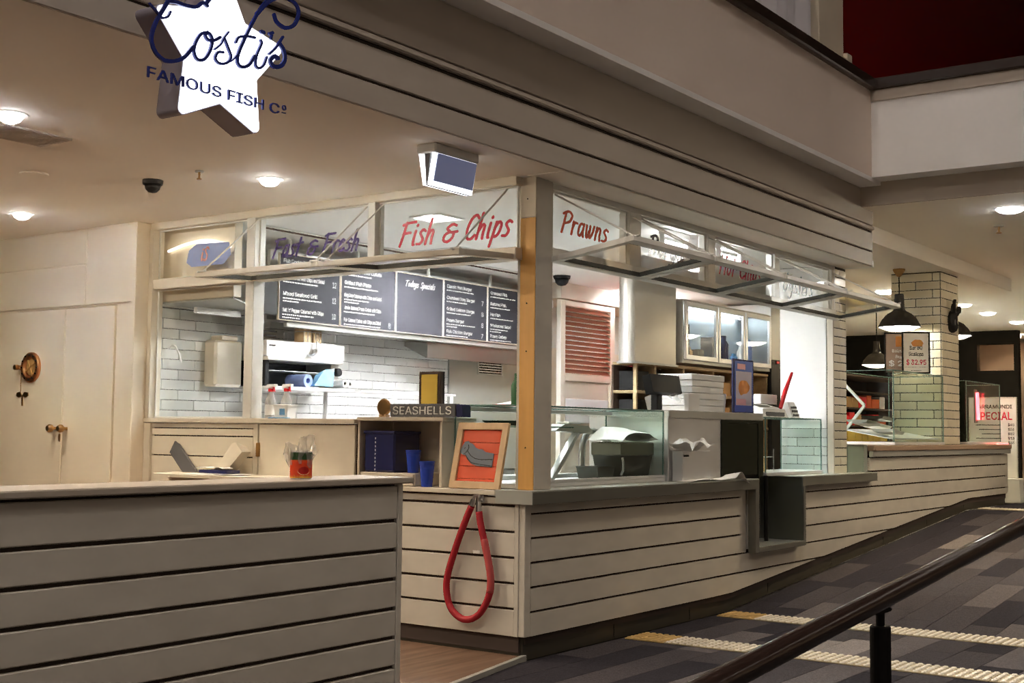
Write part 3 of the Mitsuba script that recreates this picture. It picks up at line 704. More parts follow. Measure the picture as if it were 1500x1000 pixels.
fm = letters('FAMOUS FISH C', .043, (-3.342, -.512, 2.766), FY, .008, False, .715)
cs = sorted(fm.split(only_watertight=False), key=lambda c: c.centroid[0])
gaps = sorted(range(1, len(cs)), key=lambda i: cs[i].bounds[0][0]-cs[i-1].bounds[1][0])[-2:]
gaps = [0]+sorted(gaps)+[len(cs)]
for a, b in zip(gaps, gaps[1:]): part(sg, 'block_lettering', cat(*cs[a:b]), 'm_blue_letter', label='dark blue capital lettering')
part(sg, 'block_lettering', letters('o', .030, (-2.610, -.512, 2.790), FY, .008, False), 'm_blue_letter')
part(sg, 'block_lettering', frame(bx(0, .024, 0, .004, 0, .008, .001), (-2.611, -.512, 2.776), *FY), 'm_blue_letter')

# ------------------------------------------------------------------ things on the entrance ceiling
def downlight(x, y, z, label, L, r=.068, cat_='downlight', group=None):
    k = thing('downlight', label, cat_, group)
    part(k, 'rim', lathe([(r, z-.001), (r, z-.007), (r+.022, z-.004), (r+.022, z-.001), (r, z-.001)], 32, (x, y, 0)), 'm_white', 30)
    part(k, 'lamp', lathe([(0, z-.052), (r*.4, z-.048), (r*.75, z-.035), (r*.95, z-.016), (r, z-.005), (r, z-.002), (0, z-.002)], 28, (x, y, 0)), 'm_lamp', emit=L)
    return k
downlight(-2.726, 1.341, 3.0, 'glowing downlight at the left edge beside the ceiling grille', WARM*L_WARM)
downlight(-.792, 1.462, 3.0, 'glowing downlight in front of the left windows', WARM*L_WARM)
downlight(-.86, 4.043, 3.0, 'glowing downlight above the cupboard doors', WARM*L_WARM)
downlight(-2.35, 3.75, 3.0, 'added downlight out of view deeper in the entrance, left of the cupboard doors', WARM*L_WARM*2.2)  # added out of view to brighten the left wall and ceiling
downlight(-4.3, 2.7, 3.0, 'added downlight out of view behind the left end of the bar counter', WARM*L_WARM*1.3)  # also added out of view, lighting the entrance ceiling and wall
dc = thing('dome_camera', 'black dome camera on the entrance ceiling', 'security camera')
part(dc, 'base', lathe([(0, -.03), (.062, -.03), (.066, -.02), (.066, 0), (0, 0)], 28, (-1.171, 2.143, 3.0)), 'm_black', 30)
part(dc, 'dome', lathe([(0, -.085), (.028, -.078), (.046, -.058), (.052, -.03), (0, -.03)], 28, (-1.171, 2.143, 3.0)), 'm_black', True)
sp = thing('sprinkler', 'small sprinkler head on the entrance ceiling', 'sprinkler')
part(sp, 'rose', cyl(.028, 2.99, 3.0, (-1.215, 1.643), 16), 'm_steel_dull')
part(sp, 'head', lathe([(0, 2.945), (.016, 2.945), (.016, 2.95), (.006, 2.955), (.008, 2.99), (0, 2.99)], 14, (-1.215, 1.643, 0)), 'm_brass')
gr = thing('ceiling_grille', 'grey air grille at the left edge of the entrance ceiling', 'air grille')
part(gr, 'frame', cat(bx(-2.62, -2.20, 1.55, 1.57, 2.988, 3.0), bx(-2.62, -2.20, 1.83, 1.85, 2.988, 3.0), bx(-2.62, -2.6, 1.57, 1.83, 2.988, 3.0), bx(-2.22, -2.2, 1.57, 1.83, 2.988, 3.0)), 'm_band')
for i in range(7): part(gr, 'slat', bx(-2.60, -2.22, 1.58+.036*i, 1.60+.036*i, 2.990, 2.998, .001), 'm_band')
solo('ceiling_speaker', 'flat round white speaker cover on the entrance ceiling', 'ceiling speaker', lathe([(0, 2.984), (.075, 2.984), (.09, 2.99), (.09, 3.0), (0, 3.0)], 28, (-1.728, 2.609, 0)), 'm_ceiling', 30)

# exit sign, double-faced, hung from the ceiling
ex = thing('exit_sign', 'illuminated blank exit sign box hanging under the fascia', 'exit sign')
prof = Polygon([(-.050, .0), (.050, .0), (.056, -.03), (.052, -.05), (.020, -.215), (.0, -.232), (-.020, -.215), (-.052, -.05), (-.056, -.03)])
part(ex, 'housing', cat(bx(-1.045, -.640, -.11, .03, 2.945, 3.0, .008)), 'm_white_frame')
def exface(s, nm):
    y0 = -.04
    c0 = [(-1.04, y0+s*.055, 2.945), (-.645, y0+s*.055, 2.945), (-.645, y0+s*.022, 2.765), (-1.04, y0+s*.022, 2.765)]
    a = np.array(c0)
    bl = thing
    part(ex, 'glow_panel', hull(np.vstack([a, a+[0, -s*.012, 0]])), 'm_lamp', emit=(1.9, 2.0, 2.15), label='white glowing edge')
    b = a.mean(0)+(a-a.mean(0))*[.90, .90, .84]+np.array([.012, 0, .012]) + np.array([0, s*.004, 0])
    part(ex, 'face_panel', hull(np.vstack([b, b+[0, s*.004, 0]])), 'm_exit_face', label='blue grey blank face', emit=(.05, .06, .115))
scene['m_exit_face'] = {'type': 'twosided', 'bsdf': {'type': 'principled', 'base_color': rgb((.20, .23, .36)), 'roughness': .35}}
exface(-1, 0); exface(1, 1)
part(ex, 'spine', hull([(-1.03, -.06, 2.95), (-.65, -.06, 2.95), (-1.03, -.02, 2.95), (-.65, -.02, 2.95), (-1.03, -.045, 2.765), (-.65, -.045, 2.765), (-1.03, -.035, 2.765), (-.65, -.035, 2.765)]), 'm_charcoal')

# ------------------------------------------------------------------ shop ceiling lamps
PAN = [(.93, 1.47), (2.5, 2.50), (3.22, 1.98)]  # second and third panels are added out of sight to light the shop
for i, (x, y) in enumerate(PAN):
    lab = ['small square light panel behind the Fish & Chips lettering', 'added square light panel in front of the menu boards, hidden by the transom', 'added square light panel over the steel table, hidden by the corner post'][i]
    k = thing('ceiling_lamp', lab, 'ceiling light', 'light panels in the shop ceiling')
    q = .13 if i == 0 else (.24 if i == 1 else .20); w = q+.02
    part(k, 'frame', cat(bx(x-w, x+w, y-w, y-q, 2.985, 3.0), bx(x-w, x+w, y+q, y+w, 2.985, 3.0), bx(x-w, x-q, y-q, y+q, 2.985, 3.0), bx(x+q, x+w, y-q, y+q, 2.985, 3.0)), 'm_white')
    part(k, 'diffuser', bx(x-q, x+q, y-q, y+q, 2.988, 2.996, .001), 'm_lamp', emit=COOL*L_SHOP*1.9)
for x0, x1, y, t in ((2.32, 2.66, .30, 'fluorescent batten behind the Burgers lettering'), (3.22, 3.56, .26, 'fluorescent batten behind the Hot Chips lettering'), (5.9, 7.1, 2.72, 'added fluorescent batten farthest back over the pigeonholes')):  # the batten over the pigeonholes is added to light the rear
    k = thing('batten_lamp', t, 'ceiling light', 'battens on the shop ceiling')
    part(k, 'housing', bx(x0-.04, x1+.04, y-.03, y+.03, 2.955, 2.998, .004), 'm_white')
    part(k, 'tube', tube([(x0, y, 2.90), (x1, y, 2.90)], .019, 12), 'm_lamp', True, emit=COOL*L_SHOP*.55)
    for x in (x0-.03, x1+.03): part(k, 'socket', bx(x-.012, x+.012, y-.018, y+.018, 2.875, 2.956, .003), 'm_white')
dk = thing('slot_diffuser', 'long dark air slot in the shop ceiling above the menu boards', 'air slot')
part(dk, 'slot', bx(.5, 4.4, 2.86, 2.95, 2.990, 2.999, .001), 'm_dark_brown')
part(dk, 'edge', cat(bx(.5, 4.4, 2.84, 2.86, 2.985, 2.9985), bx(.5, 4.4, 2.95, 2.97, 2.985, 2.9985)), 'm_ceiling_white')
dc2 = thing('dome_camera', 'black dome camera on the shop ceiling right of the corner post', 'security camera')
part(dc2, 'base', lathe([(0, -.03), (.085, -.03), (.09, -.015), (.09, 0), (0, 0)], 28, (4.45, 2.66, 3.0)), 'm_black', 30)
part(dc2, 'dome', lathe([(0, -.105), (.04, -.095), (.066, -.07), (.074, -.03), (0, -.03)], 28, (4.45, 2.66, 3.0)), 'm_black', True)

# ------------------------------------------------------------------ menu boards
MX0 = [.99, 1.735, 2.48, 3.185, 3.90, 4.60]
ZB, ZT, YB = 2.312, 2.862, 3.20
MENU = [
 ('leftmost menu board, prices 12 12 12 10', [('Fish Cocktails with Chips', 1, '12'), ('Grilled Salmon with Chips and Salad', 1, '12'), ('Mixed Seafood Grill', 2, '12'), ("Salt 'n' Pepper Calamari with Chips", 2, '10')]),
 ('second menu board from the left, beside the blank one', [('Crumbed Prawn Cutlets', 1, ''), ('Grilled Fish Plate', 1, ''), ('King Dory Calamari with Chips and Salad', 2, ''), ('Jumbo Battered Prawn Cutlets with Chips', 1, ''), ('Fish Calamari Cutlets with Chips and Salad', 1, '8')]),
 ('blank menu board headed Todays Specials', []),
 ('menu board of burgers, prices 7 8 8 7', [('Classic Fish Burger', 1, ''), ('Crumbed Dory Burger', 1, '7'), ('Grilled Salmon Burger', 1, '8'), ('Prawn Burger', 2, '8'), ('Fish Chicken Burger', 1, '7')]),
 ('rightmost menu board, cut by the corner post', [('Crumbed Fish', 1, ''), ('Battered Fish', 1, ''), ('Hot Fish', 1, ''), ('Wholemeal Salad', 2, ''), ('Prawn Cutlets', 1, '')])]
for i, (lab, items) in enumerate(MENU):
    a, b = MX0[i], MX0[i+1]
    k = thing('menu_board', 'dark grey '+lab, 'menu board', None)
    part(k, 'panel', bx(a+.012, b-.012, YB, YB+.02, ZB, ZT, .002), 'm_board')
    part(k, 'frame', cat(bx(a+.003, a+.012, YB-.006, YB+.02, ZB-.008, ZT+.008), bx(b-.012, b-.003, YB-.006, YB+.02, ZB-.008, ZT+.008), bx(a+.012, b-.012, YB-.006, YB+.02, ZB-.008, ZB), bx(a+.012, b-.012, YB-.006, YB+.02, ZT, ZT+.008)), 'm_cream')
    if not items:
        part(k, 'lettering', brush('Todays Specials', .055, (a+.13, YB-.0005, ZT-.115), FY, .075, .25, .44), 'm_letter_white')
    n = len(items); step = (ZT-ZB)/max(n, 1)
    for j, (t, nl, price) in enumerate(items):
        z = ZT-.058-j*step*1.0
        tm = letters(t, .032, (a+.05, YB-.0005, z-.012), FY, .001, True)
        wmax = (b-a)*.66
        w = tm.bounds[1][0]-(a+.05)
        if w > wmax: tm.vertices[:, 0] = a+.05+(tm.vertices[:, 0]-a-.05)*wmax/w
        part(k, 'lettering', tm, 'm_letter_white')
        for q in range(nl):
            wl = (b-a)*(.62 if q == 0 else .28)*(0.7+.3*((j*7+q*3+i) % 5)/4); zz = z-.036-.024*q
            rnd = random.Random(100*i+10*j+q); bs, u = [], 0
            while u < wl:
                l = rnd.uniform(.012, .03); bs.append(bx(a+.05+u, a+.05+u+l, YB-.0012, YB-.0002, zz-.006, zz+.005, 0)); u += l+.006
            part(k, 'small_print', cat(*bs), 'm_letter_white')
        if price:
            part(k, 'price', letters(price, .048, (b-.105, YB-.0005, z-.035), FY, .001, False, .05 if len(price) > 1 else None), 'm_letter_white' if i != 1 else 'm_letter_grey')
solo('dark_screen', 'black blank screen left of the menu boards', 'screen', bx(.70, .975, 3.19, 3.22, 2.34, 2.70, .004), 'm_black_soft')
bs = thing('menu_rail', 'steel rail carrying the menu boards', 'rail')
part(bs, 'rail', bx(1.12, 5.0, 3.225, 3.265, 2.255, 2.298, .003), 'm_steel_dull')
for x in (1.15, 2.0, 3.0, 4.0, 4.9):
    part(bs, 'hanger', bx(x-.012, x+.012, 3.23, 3.255, 2.298, 3.0, .002), 'm_white_frame')
# cooking hood with filter panels behind the boards
hd = thing('cooking_hood', 'stainless cooking hood of upright panels behind the menu boards', 'range hood')
for i in range(9):
    x = 1.10+i*.43
    part(hd, 'panel', bx(x, x+.40, 3.42, 3.46, 2.42, 2.93, .006), 'm_steel' if i % 3 else 'm_white_frame')
    part(hd, 'clip', bx(x+.405, x+.425, 3.40, 3.46, 2.45, 2.90, .003), 'm_white')
part(hd, 'canopy', prism_x(Polygon([(3.28, 2.10), (3.30, 2.10), (3.57, 2.22), (3.57, 2.26), (3.28, 2.25)]), 3.05, 4.9), 'm_hood')
part(hd, 'lamp_strip', bx(1.12, 3.04, 3.47, 3.60, 2.33, 2.37, .003), 'm_steel')
vt = thing('air_vent', 'louvred vent on the stainless kitchen wall', 'vent')
part(vt, 'frame', cat(bx(4.27, 4.29, 3.585, 3.6, 2.00, 2.28), bx(4.70, 4.72, 3.585, 3.6, 2.0, 2.28), bx(4.29, 4.70, 3.585, 3.6, 2.0, 2.012), bx(4.29, 4.70, 3.585, 3.6, 2.268, 2.28)), 'm_steel_dull')
part(vt, 'backing', bx(4.29, 4.70, 3.596, 3.6, 2.012, 2.268), 'm_black')
for i in range(9): part(vt, 'slat', bx(4.29, 4.70, 3.588, 3.596, 2.022+.027*i, 2.036+.027*i, .002), 'm_steel')
# cream hood box seen through the left panes
hb = thing('hood_box', 'cream boxed-in hood at the left end of the kitchen', 'hood')
part(hb, 'box', bx(.12, .20, 2.78, 3.60, 2.395, 2.998, .004), 'm_cream')
part(hb, 'bottom', hull([(.12, 2.78, 2.393), (.12, 3.6, 2.393), (.12, 2.78, 2.38), (.12, 3.6, 2.38), (.66, 3.1, 2.372), (.66, 3.6, 2.372), (.66, 3.1, 2.36), (.66, 3.6, 2.36)]), 'm_steel_dull')
part(hb, 'rail', bx(.2, .66, 3.28, 3.32, 2.30, 2.349, .004), 'm_steel')
ls = solo('glow_strip', 'curved glowing strip standing in for a reflection in the upper left pane', 'reflection streak', tube(spline([(.10, 3.52, 2.79), (.10, 3.3, 2.83), (.10, 3.1, 2.845), (.10, 2.95, 2.82), (.10, 2.80, 2.775)], 6), .011, 8), 'm_lamp', True, emit=(2.5, 2.3, 2.0))  # glowing tube imitates a lamp reflected in the pane

# ------------------------------------------------------------------ kitchen line under the boards
bn = thing('kitchen_bench', 'stainless kitchen bench along the tiled wall', 'bench')
part(bn, 'top', bx(.5, 4.85, 2.95, 3.58, .90, .94, .004), 'm_steel')
part(bn, 'front', bx(.5, 4.85, 3.0, 3.02, .12, .90, .003), 'm_steel_dull')
part(bn, 'base', bx(.52, 4.83, 3.02, 3.55, .03, .90, .003), 'm_black')
sm = thing('salamander_grill', 'stainless salamander grill on the tiled wall', 'grill')
part(sm, 'hood', bx(.89, 1.83, 3.22, 3.60, 2.0, 2.135, .006), 'm_steel')
part(sm, 'lip', bx(.90, 1.80, 3.21, 3.60, 1.968, 2.0, .004), 'm_white_frame')
part(sm, 'side', bx(.90, .945, 3.24, 3.60, 1.76, 1.968, .004), 'm_black')
part(sm, 'side', bx(1.70, 1.80, 3.26, 3.60, 1.82, 1.968, .004), 'm_steel_dull')
part(sm, 'back', bx(.945, 1.70, 3.56, 3.60, 1.76, 1.968, .003), 'm_black')
part(sm, 'rack', cat(*[tube([(.945, 3.26+.03*i, 1.885), (1.70, 3.26+.03*i, 1.885)], .004, 6) for i in range(8)]), 'm_chrome', True)
part(sm, 'knob', frame(cyl(.035, 0, .05, n=20, b=.006), (1.76, 3.26, 1.90), *FY), 'm_black')
part(sm, 'badge', bx(.92, .99, 3.216, 3.22, 2.085, 2.095, .001), 'm_black')
sf = thing('grill_shelf', 'steel shelf below the grill, carried by round posts', 'shelf')
part(sf, 'board', bx(.87, 1.84, 3.10, 3.60, 1.722, 1.752, .004), 'm_steel')
part(sf, 'rail', tube([(1.65, 3.25, 1.735), (3.45, 3.25, 1.748)], .014, 8), 'm_steel', True)
for x in (1.63, 2.54, 3.40): part(sf, 'post', tube([(x, 3.25, .94), (x, 3.25, 1.74)], .018, 10), 'm_steel', True)
part(sf, 'arm', tube([(2.54, 3.25, 1.75), (2.95, 3.25, 1.76)], .012, 8), 'm_steel', True)
solo('paper_roll', 'blue paper roll on the shelf below the grill', 'paper roll', frame(lathe([(.022, 0), (.055, 0), (.055, .22), (.022, .22), (.022, 0)], 24), (1.30, 3.36, 1.808), *FY), 'm_lilac_blue', 30)
cb = hull([(1.35, 3.12, 1.765), (1.58, 3.12, 1.765), (1.35, 3.20, 1.765), (1.60, 3.20, 1.765), (1.50, 3.13, 1.92), (1.62, 3.14, 1.925), (1.64, 3.19, 1.90), (1.43, 3.18, 1.86)])
cb = trimesh.remesh.subdivide_to_size(np.array(cb.vertices), np.array(cb.faces), .03); cb = trimesh.Trimesh(*cb)
solo('blue_cloth', 'light blue cloth bag on the shelf beside the paper roll', 'cloth', crumple(cb, .012, 14, 4), 'm_light_blue', True)
for i, (x, z) in enumerate([(1.735, 1.80), (1.80, 1.798)]):
    k = thing('foil_roll', ['left', 'right'][i]+' of two white rolls seen end-on at the right end of the shelf', 'roll')
    part(k, 'roll', frame(lathe([(.016, 0), (.036, 0), (.036, .30), (.016, .30), (.016, 0)], 20), (x, 3.42, z), *FY), 'm_white', 30)
    part(k, 'core', frame(cyl(.016, .01, .29, n=16), (x, 3.42, z), *FY), 'm_black')
wbk = thing('wire_basket', 'wire basket on top of the grill', 'basket')
X0, X1, Y0, Y1, Z0, Z1 = 1.36, 1.74, 3.26, 3.50, 2.137, 2.235
ws = []
for z in (Z0+.004, Z1): ws += [tube([(X0, Y0, z), (X1, Y0, z)], .003, 5), tube([(X0, Y1, z), (X1, Y1, z)], .003, 5), tube([(X0, Y0, z), (X0, Y1, z)], .003, 5), tube([(X1, Y0, z), (X1, Y1, z)], .003, 5)]
for i in range(9):
    x = X0+(X1-X0)*i/8; ws += [tube([(x, Y0, Z0), (x, Y0, Z1)], .002, 5), tube([(x, Y1, Z0), (x, Y1, Z1)], .002, 5), tube([(x, Y0, Z0+.004), (x, Y1, Z0+.004)], .002, 5)]
part(wbk, 'wires', cat(*ws), 'm_chrome')
solo('wooden_block', 'pale wooden block standing in the wire basket, left', 'block', bx(1.40, 1.49, 3.30, 3.42, 2.143, 2.27, .004), 'm_wood_light')
solo('wooden_block', 'shorter brown wooden block in the wire basket, middle', 'block', bx(1.515, 1.62, 3.30, 3.42, 2.143, 2.255, .004), 'm_wood_shelf')
cw = thing('coiled_cable', 'black cable coiled on top of the grill', 'cable')
part(cw, 'cable', tube(spline([(.98+.14*math.cos(a)*(1+.1*a/9), 3.38+.08*math.sin(a), 2.145+.006*a) for a in np.linspace(0, 12, 26)], 4), .005, 6), 'm_black', True)
ld = thing('ladle', 'steel scoop hanging in front of the grill', 'ladle')
part(ld, 'handle', tube([(1.455, 3.195, 2.15), (1.445, 3.195, 2.05)], .008, 8), 'm_white', True)
part(ld, 'bowl', frame(lathe([(0, 0), (.03, .006), (.045, .022), (.048, .036), (.043, .036), (.028, .014), (0, .008)], 20), (1.42, 3.195, 2.03), (.8, 0, .6), (0, 1, 0), (-.6, 0, .8)), 'm_chrome', 40)
tr_ = thing('steel_scraper', 'flat steel scraper lying beside the rolls', 'scraper')
part(tr_, 'blade', hull([(1.86, 3.2, 1.742), (2.05, 3.22, 1.752), (1.86, 3.26, 1.742), (2.05, 3.27, 1.752), (1.86, 3.2, 1.75), (2.05, 3.22, 1.757), (1.86, 3.26, 1.75), (2.05, 3.27, 1.757)]), 'm_steel_dull')
wp = thing('towel_dispenser', 'beige towel dispenser on the tiles behind the tall left pane', 'towel dispenser')
part(wp, 'body', bx(.56, .86, 3.46, 3.61, 1.74, 2.12, .02), 'm_cream')
part(wp, 'lid', bx(.62, .80, 3.455, 3.60, 2.12, 2.16, .01), 'm_cream')
hk = solo('hose_hook', 'small white hose hook on the tiles behind the tall left pane', 'hook', tube(spline([(.19, 3.60, 2.03), (.19, 3.53, 2.05), (.21, 3.50, 2.0), (.26, 3.52, 1.92)], 6), .008, 8), 'm_white', True)
# spray bottles on the sill
def bottle(x, y, z0, label, h=.25, r=.042):
    k = thing('spray_bottle', label, 'spray bottle')
    part(k, 'body', lathe([(0, 0), (r, 0), (r, h*.45), (r*.86, h*.55), (r*.45, h*.72), (r*.38, h*.80), (0, h*.80)], 20, (x, y, z0)), 'm_bag', 30)
    part(k, 'label', lathe([(r+.0008, h*.1), (r+.0008, h*.4)], 20, (x, y, z0)), 'm_white')
    part(k, 'collar', cyl(r*.5, z0+h*.78, z0+h*.87, (x, y), 16), 'm_red')
    part(k, 'trigger_head', hull([(x-.015, y-.05, z0+h*.93), (x+.015, y-.05, z0+h*.93), (x-.015, y-.05, z0+h), (x+.015, y-.05, z0+h), (x-.018, y+.035, z0+h*.87), (x+.018, y+.035, z0+h*.87), (x-.014, y+.03, z0+h*.99), (x+.014, y+.03, z0+h*.99)]), 'm_white')
    part(k, 'trigger', hull([(x-.008, y-.03, z0+h*.93), (x+.008, y-.03, z0+h*.93), (x-.008, y-.015, z0+h*.93), (x+.008, y-.015, z0+h*.93), (x-.006, y-.045, z0+h*.76), (x+.006, y-.04, z0+h*.76)]), 'm_red')
bottle(.07, 2.30, 1.475, 'spray bottle with a red and white head, left on the sill')
bottle(.08, 2.15, 1.475, 'spray bottle with a red and white head, right on the sill behind the white tub')
tb = thing('white_tub', 'small white printed tub on the sill', 'tub')
part(tb, 'body', hull([(.0, 2.06, 1.475), (.08, 2.06, 1.475), (.0, 2.18, 1.475), (.08, 2.18, 1.475), (-.006, 2.05, 1.57), (.086, 2.05, 1.57), (-.006, 2.19, 1.57), (.086, 2.19, 1.57)]), 'm_white')
part(tb, 'rim', bx(-.012, .09, 2.044, 2.196, 1.565, 1.575, .002), 'm_white')
part(tb, 'print', bx(-.0075, -.004, 2.08, 2.13, 1.50, 1.545, .0005), 'm_light_blue')
solo('blue_sponge', 'pale blue block on the edge of the sill under the white tub', 'sponge', bx(-.048, -.01, 2.02, 2.20, 1.475, 1.482, .002), 'm_light_blue')
# ------------------------------------------------------------------ cubby shelf on the counter end
cu = thing('cubby_shelf', 'open cream cubby shelf on the counter end, holding navy boxes and blue cups', 'shelf')
CY0, CY1, CX = .640, 1.375, .34
part(cu, 'top', bx(-.02, CX, CY0-.012, CY1, 1.462, 1.487, .003), 'm_cream_frame')
part(cu, 'side', bx(-.01, CX, CY0, CY0+.022, 1.036, 1.462, .003), 'm_cream_frame')
part(cu, 'side', bx(-.01, CX, CY1-.022, CY1, 1.036, 1.462, .003), 'm_cream_frame')
part(cu, 'back', bx(CX-.012, CX, CY0+.022, CY1-.022, 1.036, 1.462, .002), 'm_cream_frame')
part(cu, 'base', bx(0.0, CX-.014, .87, CY1-.022, 1.036, 1.118, .003), 'm_cream_frame')
for i in range(4):
    solo('tray', 'thin cream tray in the flat pile under the blue cup, number %s from the top' % ['four', 'three', 'two', 'one'][i], 'tray', bx(-.012, -.0015, .875, 1.10, 1.037+.02*i, 1.054+.02*i, .003), 'm_cream_frame', group='flat trays in the cubby')
nv = thing('navy_box', 'dark navy box with a column of white dots in the cubby', 'box')
part(nv, 'body', bx(.01, .28, 1.06, 1.33, 1.120, 1.385, .012), 'm_navy')
part(nv, 'lid', bx(.0, .285, 1.055, 1.335, 1.375, 1.395, .006), 'm_navy')
part(nv, 'print', cat(*[bx(.0085, .0115, 1.225, 1.233, 1.13+.026*i, 1.13+.026*i+.012, .0005) for i in range(9)]), 'm_letter_white')
def cup(n, x, y, z, r, h, m, label):
    k = thing('paper_cup', label, 'cup')
    part(k, 'wall', lathe([(r*.72, 0), (r, h), (r*.96, h), (r*.70, .006), (0, .006), (0, 0), (r*.72, 0)], 28, (x, y, z)), m, 40)
    for q in range(n): part(k, 'rim', lathe([(r*.99-.002*q, h-.014*q-.008), (r*1.06-.002*q, h-.014*q-.004), (r*1.05-.002*q, h-.014*q), (r*.97-.002*q, h-.014*q), (r*.99-.002*q, h-.014*q-.008)], 28, (x, y, z)), m, 40)
cup(3, .07, .945, 1.120, .050, .150, 'm_blue', 'nested blue cups standing on the tray pile in the cubby')
cup(4, -.0, .770, 1.036, .050, .165, 'm_blue', 'nested blue cups in the lower right corner of the cubby')
cup(1, .12, .70, 1.036, .035, .16, 'm_white', 'white cup behind the lower blue cups')
sg2 = thing('name_sign', 'dark sign lettered SEASHELLS on top of the cubby', 'sign')
part(sg2, 'board', bx(.015, .07, .555, 1.110, 1.489, 1.575, .004), 'm_charcoal')
part(sg2, 'end_block', bx(.02, .11, .50, .553, 1.489, 1.570, .004), 'm_navy')
part(sg2, 'lettering', letters('SEASHELLS', .052, (.0148, 1.088, 1.506), FX, .002, False, .50), 'm_letter_white')
br_ = thing('clam_ornament', 'round brass shell ornament on the cubby beside the SEASHELLS sign', 'ornament')
part(br_, 'disc', frame(lathe([(0, -.012), (.05, -.012), (.058, -.004), (.058, .004), (.05, .012), (0, .016)], 28), (.03, 1.175, 1.553), *FX), 'm_brass', 30)
part(br_, 'foot', cat(bx(.01, .05, 1.14, 1.16, 1.488, 1.505), bx(.01, .05, 1.185, 1.205, 1.488, 1.505)), 'm_wood_light')
# framed fish
fk = thing('framed_picture', 'pale timber frame with a grey fish on red boards, leaning on the counter end', 'picture')
def lean(y, h, d=0.0):  # points of the leaning picture: y along, h up, d out of the picture
    return (-.030+.085*h/.42-d*.97, y-.012*(h/.42-.5), 1.036+h*.972+d*.23)
def lb(y0, y1, h0, h1, d0, d1): return hull([lean(y, h, d) for y in (y0, y1) for h in (h0, h1) for d in (d0, d1)])
A0, A1, HH = .150, .545, .425
part(fk, 'frame_rail', lb(A0, A1, 0, .045, 0, .022), 'm_wood_light'); part(fk, 'frame_rail', lb(A0, A1, HH-.045, HH, 0, .022), 'm_wood_light')
part(fk, 'frame_stile', lb(A0, A0+.042, .045, HH-.045, 0, .022), 'm_wood_light'); part(fk, 'frame_stile', lb(A1-.042, A1, .045, HH-.045, 0, .022), 'm_wood_light')
part(fk, 'backing', lb(A0+.04, A1-.04, .04, HH-.04, -.002, .001), 'm_dark_brown')
for i in range(5):
    h0 = [.046, .066, .147, .227, .300][i]; h1 = [.063, .144, .224, .297, .378][i]
    part(fk, 'plank', lb(A0+.044, A1-.044, h0, h1, .001, .008), 'm_picture_red')
fish = Polygon([(0, .17), (.015, .205), (.03, .228), (.05, .232), (.06, .222), (.085, .215), (.115, .19), (.15, .178), (.165, .182), (.20, .162), (.262, .155), (.262, .075), (.20, .078), (.14, .082), (.10, .095), (.075, .115), (.05, .145), (.03, .15), (.012, .155)])
def onpic(m, d0):
    v = np.array(m.vertices); m.vertices = [lean(A1-.044-p[0], .04+p[1]+.03, d0+p[2]) for p in v]; m.fix_normals(); return m
part(fk, 'fish', onpic(prism(fish.buffer(.004), .006), .0085), 'm_fish', label='grey fish')
part(fk, 'fish_lines', onpic(prism(unary_union([LineString(spline(q, 6)).buffer(.0028) for q in ([(.03, .15), (.05, .165), (.062, .19), (.058, .21)], [(.055, .172), (.10, .135), (.16, .118), (.26, .120)], [(.03, .186), (.036, .19)], [(.045, .148), (.075, .115), (.12, .092), (.26, .078)])]), .001), .0146), 'm_fish_dark')
# rope
rp = thing('barrier_rope', 'red barrier rope hanging in a loop on the boarded counter end', 'rope')
loop = spline([(-.07, .350, .93), (-.07, .385, .86), (-.065, .46, .70), (-.062, .535, .50), (-.06, .545, .38), (-.06, .50, .275), (-.06, .40, .225), (-.06, .29, .265), (-.06, .215, .38), (-.062, .20, .50), (-.066, .235, .67), (-.07, .275, .82), (-.07, .29, .90)], 8)
part(rp, 'rope', tube(loop, .0215, 12), 'm_rope', True)
part(rp, 'ferrule', tube([(-.07, .348, .935), (-.07, .335, .975)], [.020, .016], 12), 'm_chrome', 40)
part(rp, 'ferrule', tube([(-.07, .291, .90), (-.07, .295, .965)], [.020, .016], 12), 'm_chrome', 40)
part(rp, 'hook', tube(spline([(-.07, .335, .972), (-.07, .33, .995), (-.06, .318, 1.0), (-.04, .31, .99)], 5), .008, 8), 'm_chrome', True)
part(rp, 'hook', tube(spline([(-.07, .295, .962), (-.075, .29, .99), (-.06, .30, 1.0), (-.04, .305, .985)], 5), .008, 8), 'm_chrome', True)
hp = thing('hook_plate', 'chrome hook plate holding the red rope', 'hook')
part(hp, 'plate', bx(-.034, -.024, .285, .345, .955, 1.0, .004), 'm_chrome')
part(hp, 'pin', tube([(-.034, .315, .985), (-.055, .315, .985)], .006, 8), 'm_chrome', True)
part(rp, 'worn_wrap', tube(loop[66:84], .0232, 12), 'm_wrap', True, label='worn pale wrapping')
tg = solo('white_tag', 'small white tag behind the loop of the red rope', 'tag', bx(-.030, -.0245, .31, .365, .635, .655, .001), 'm_white')

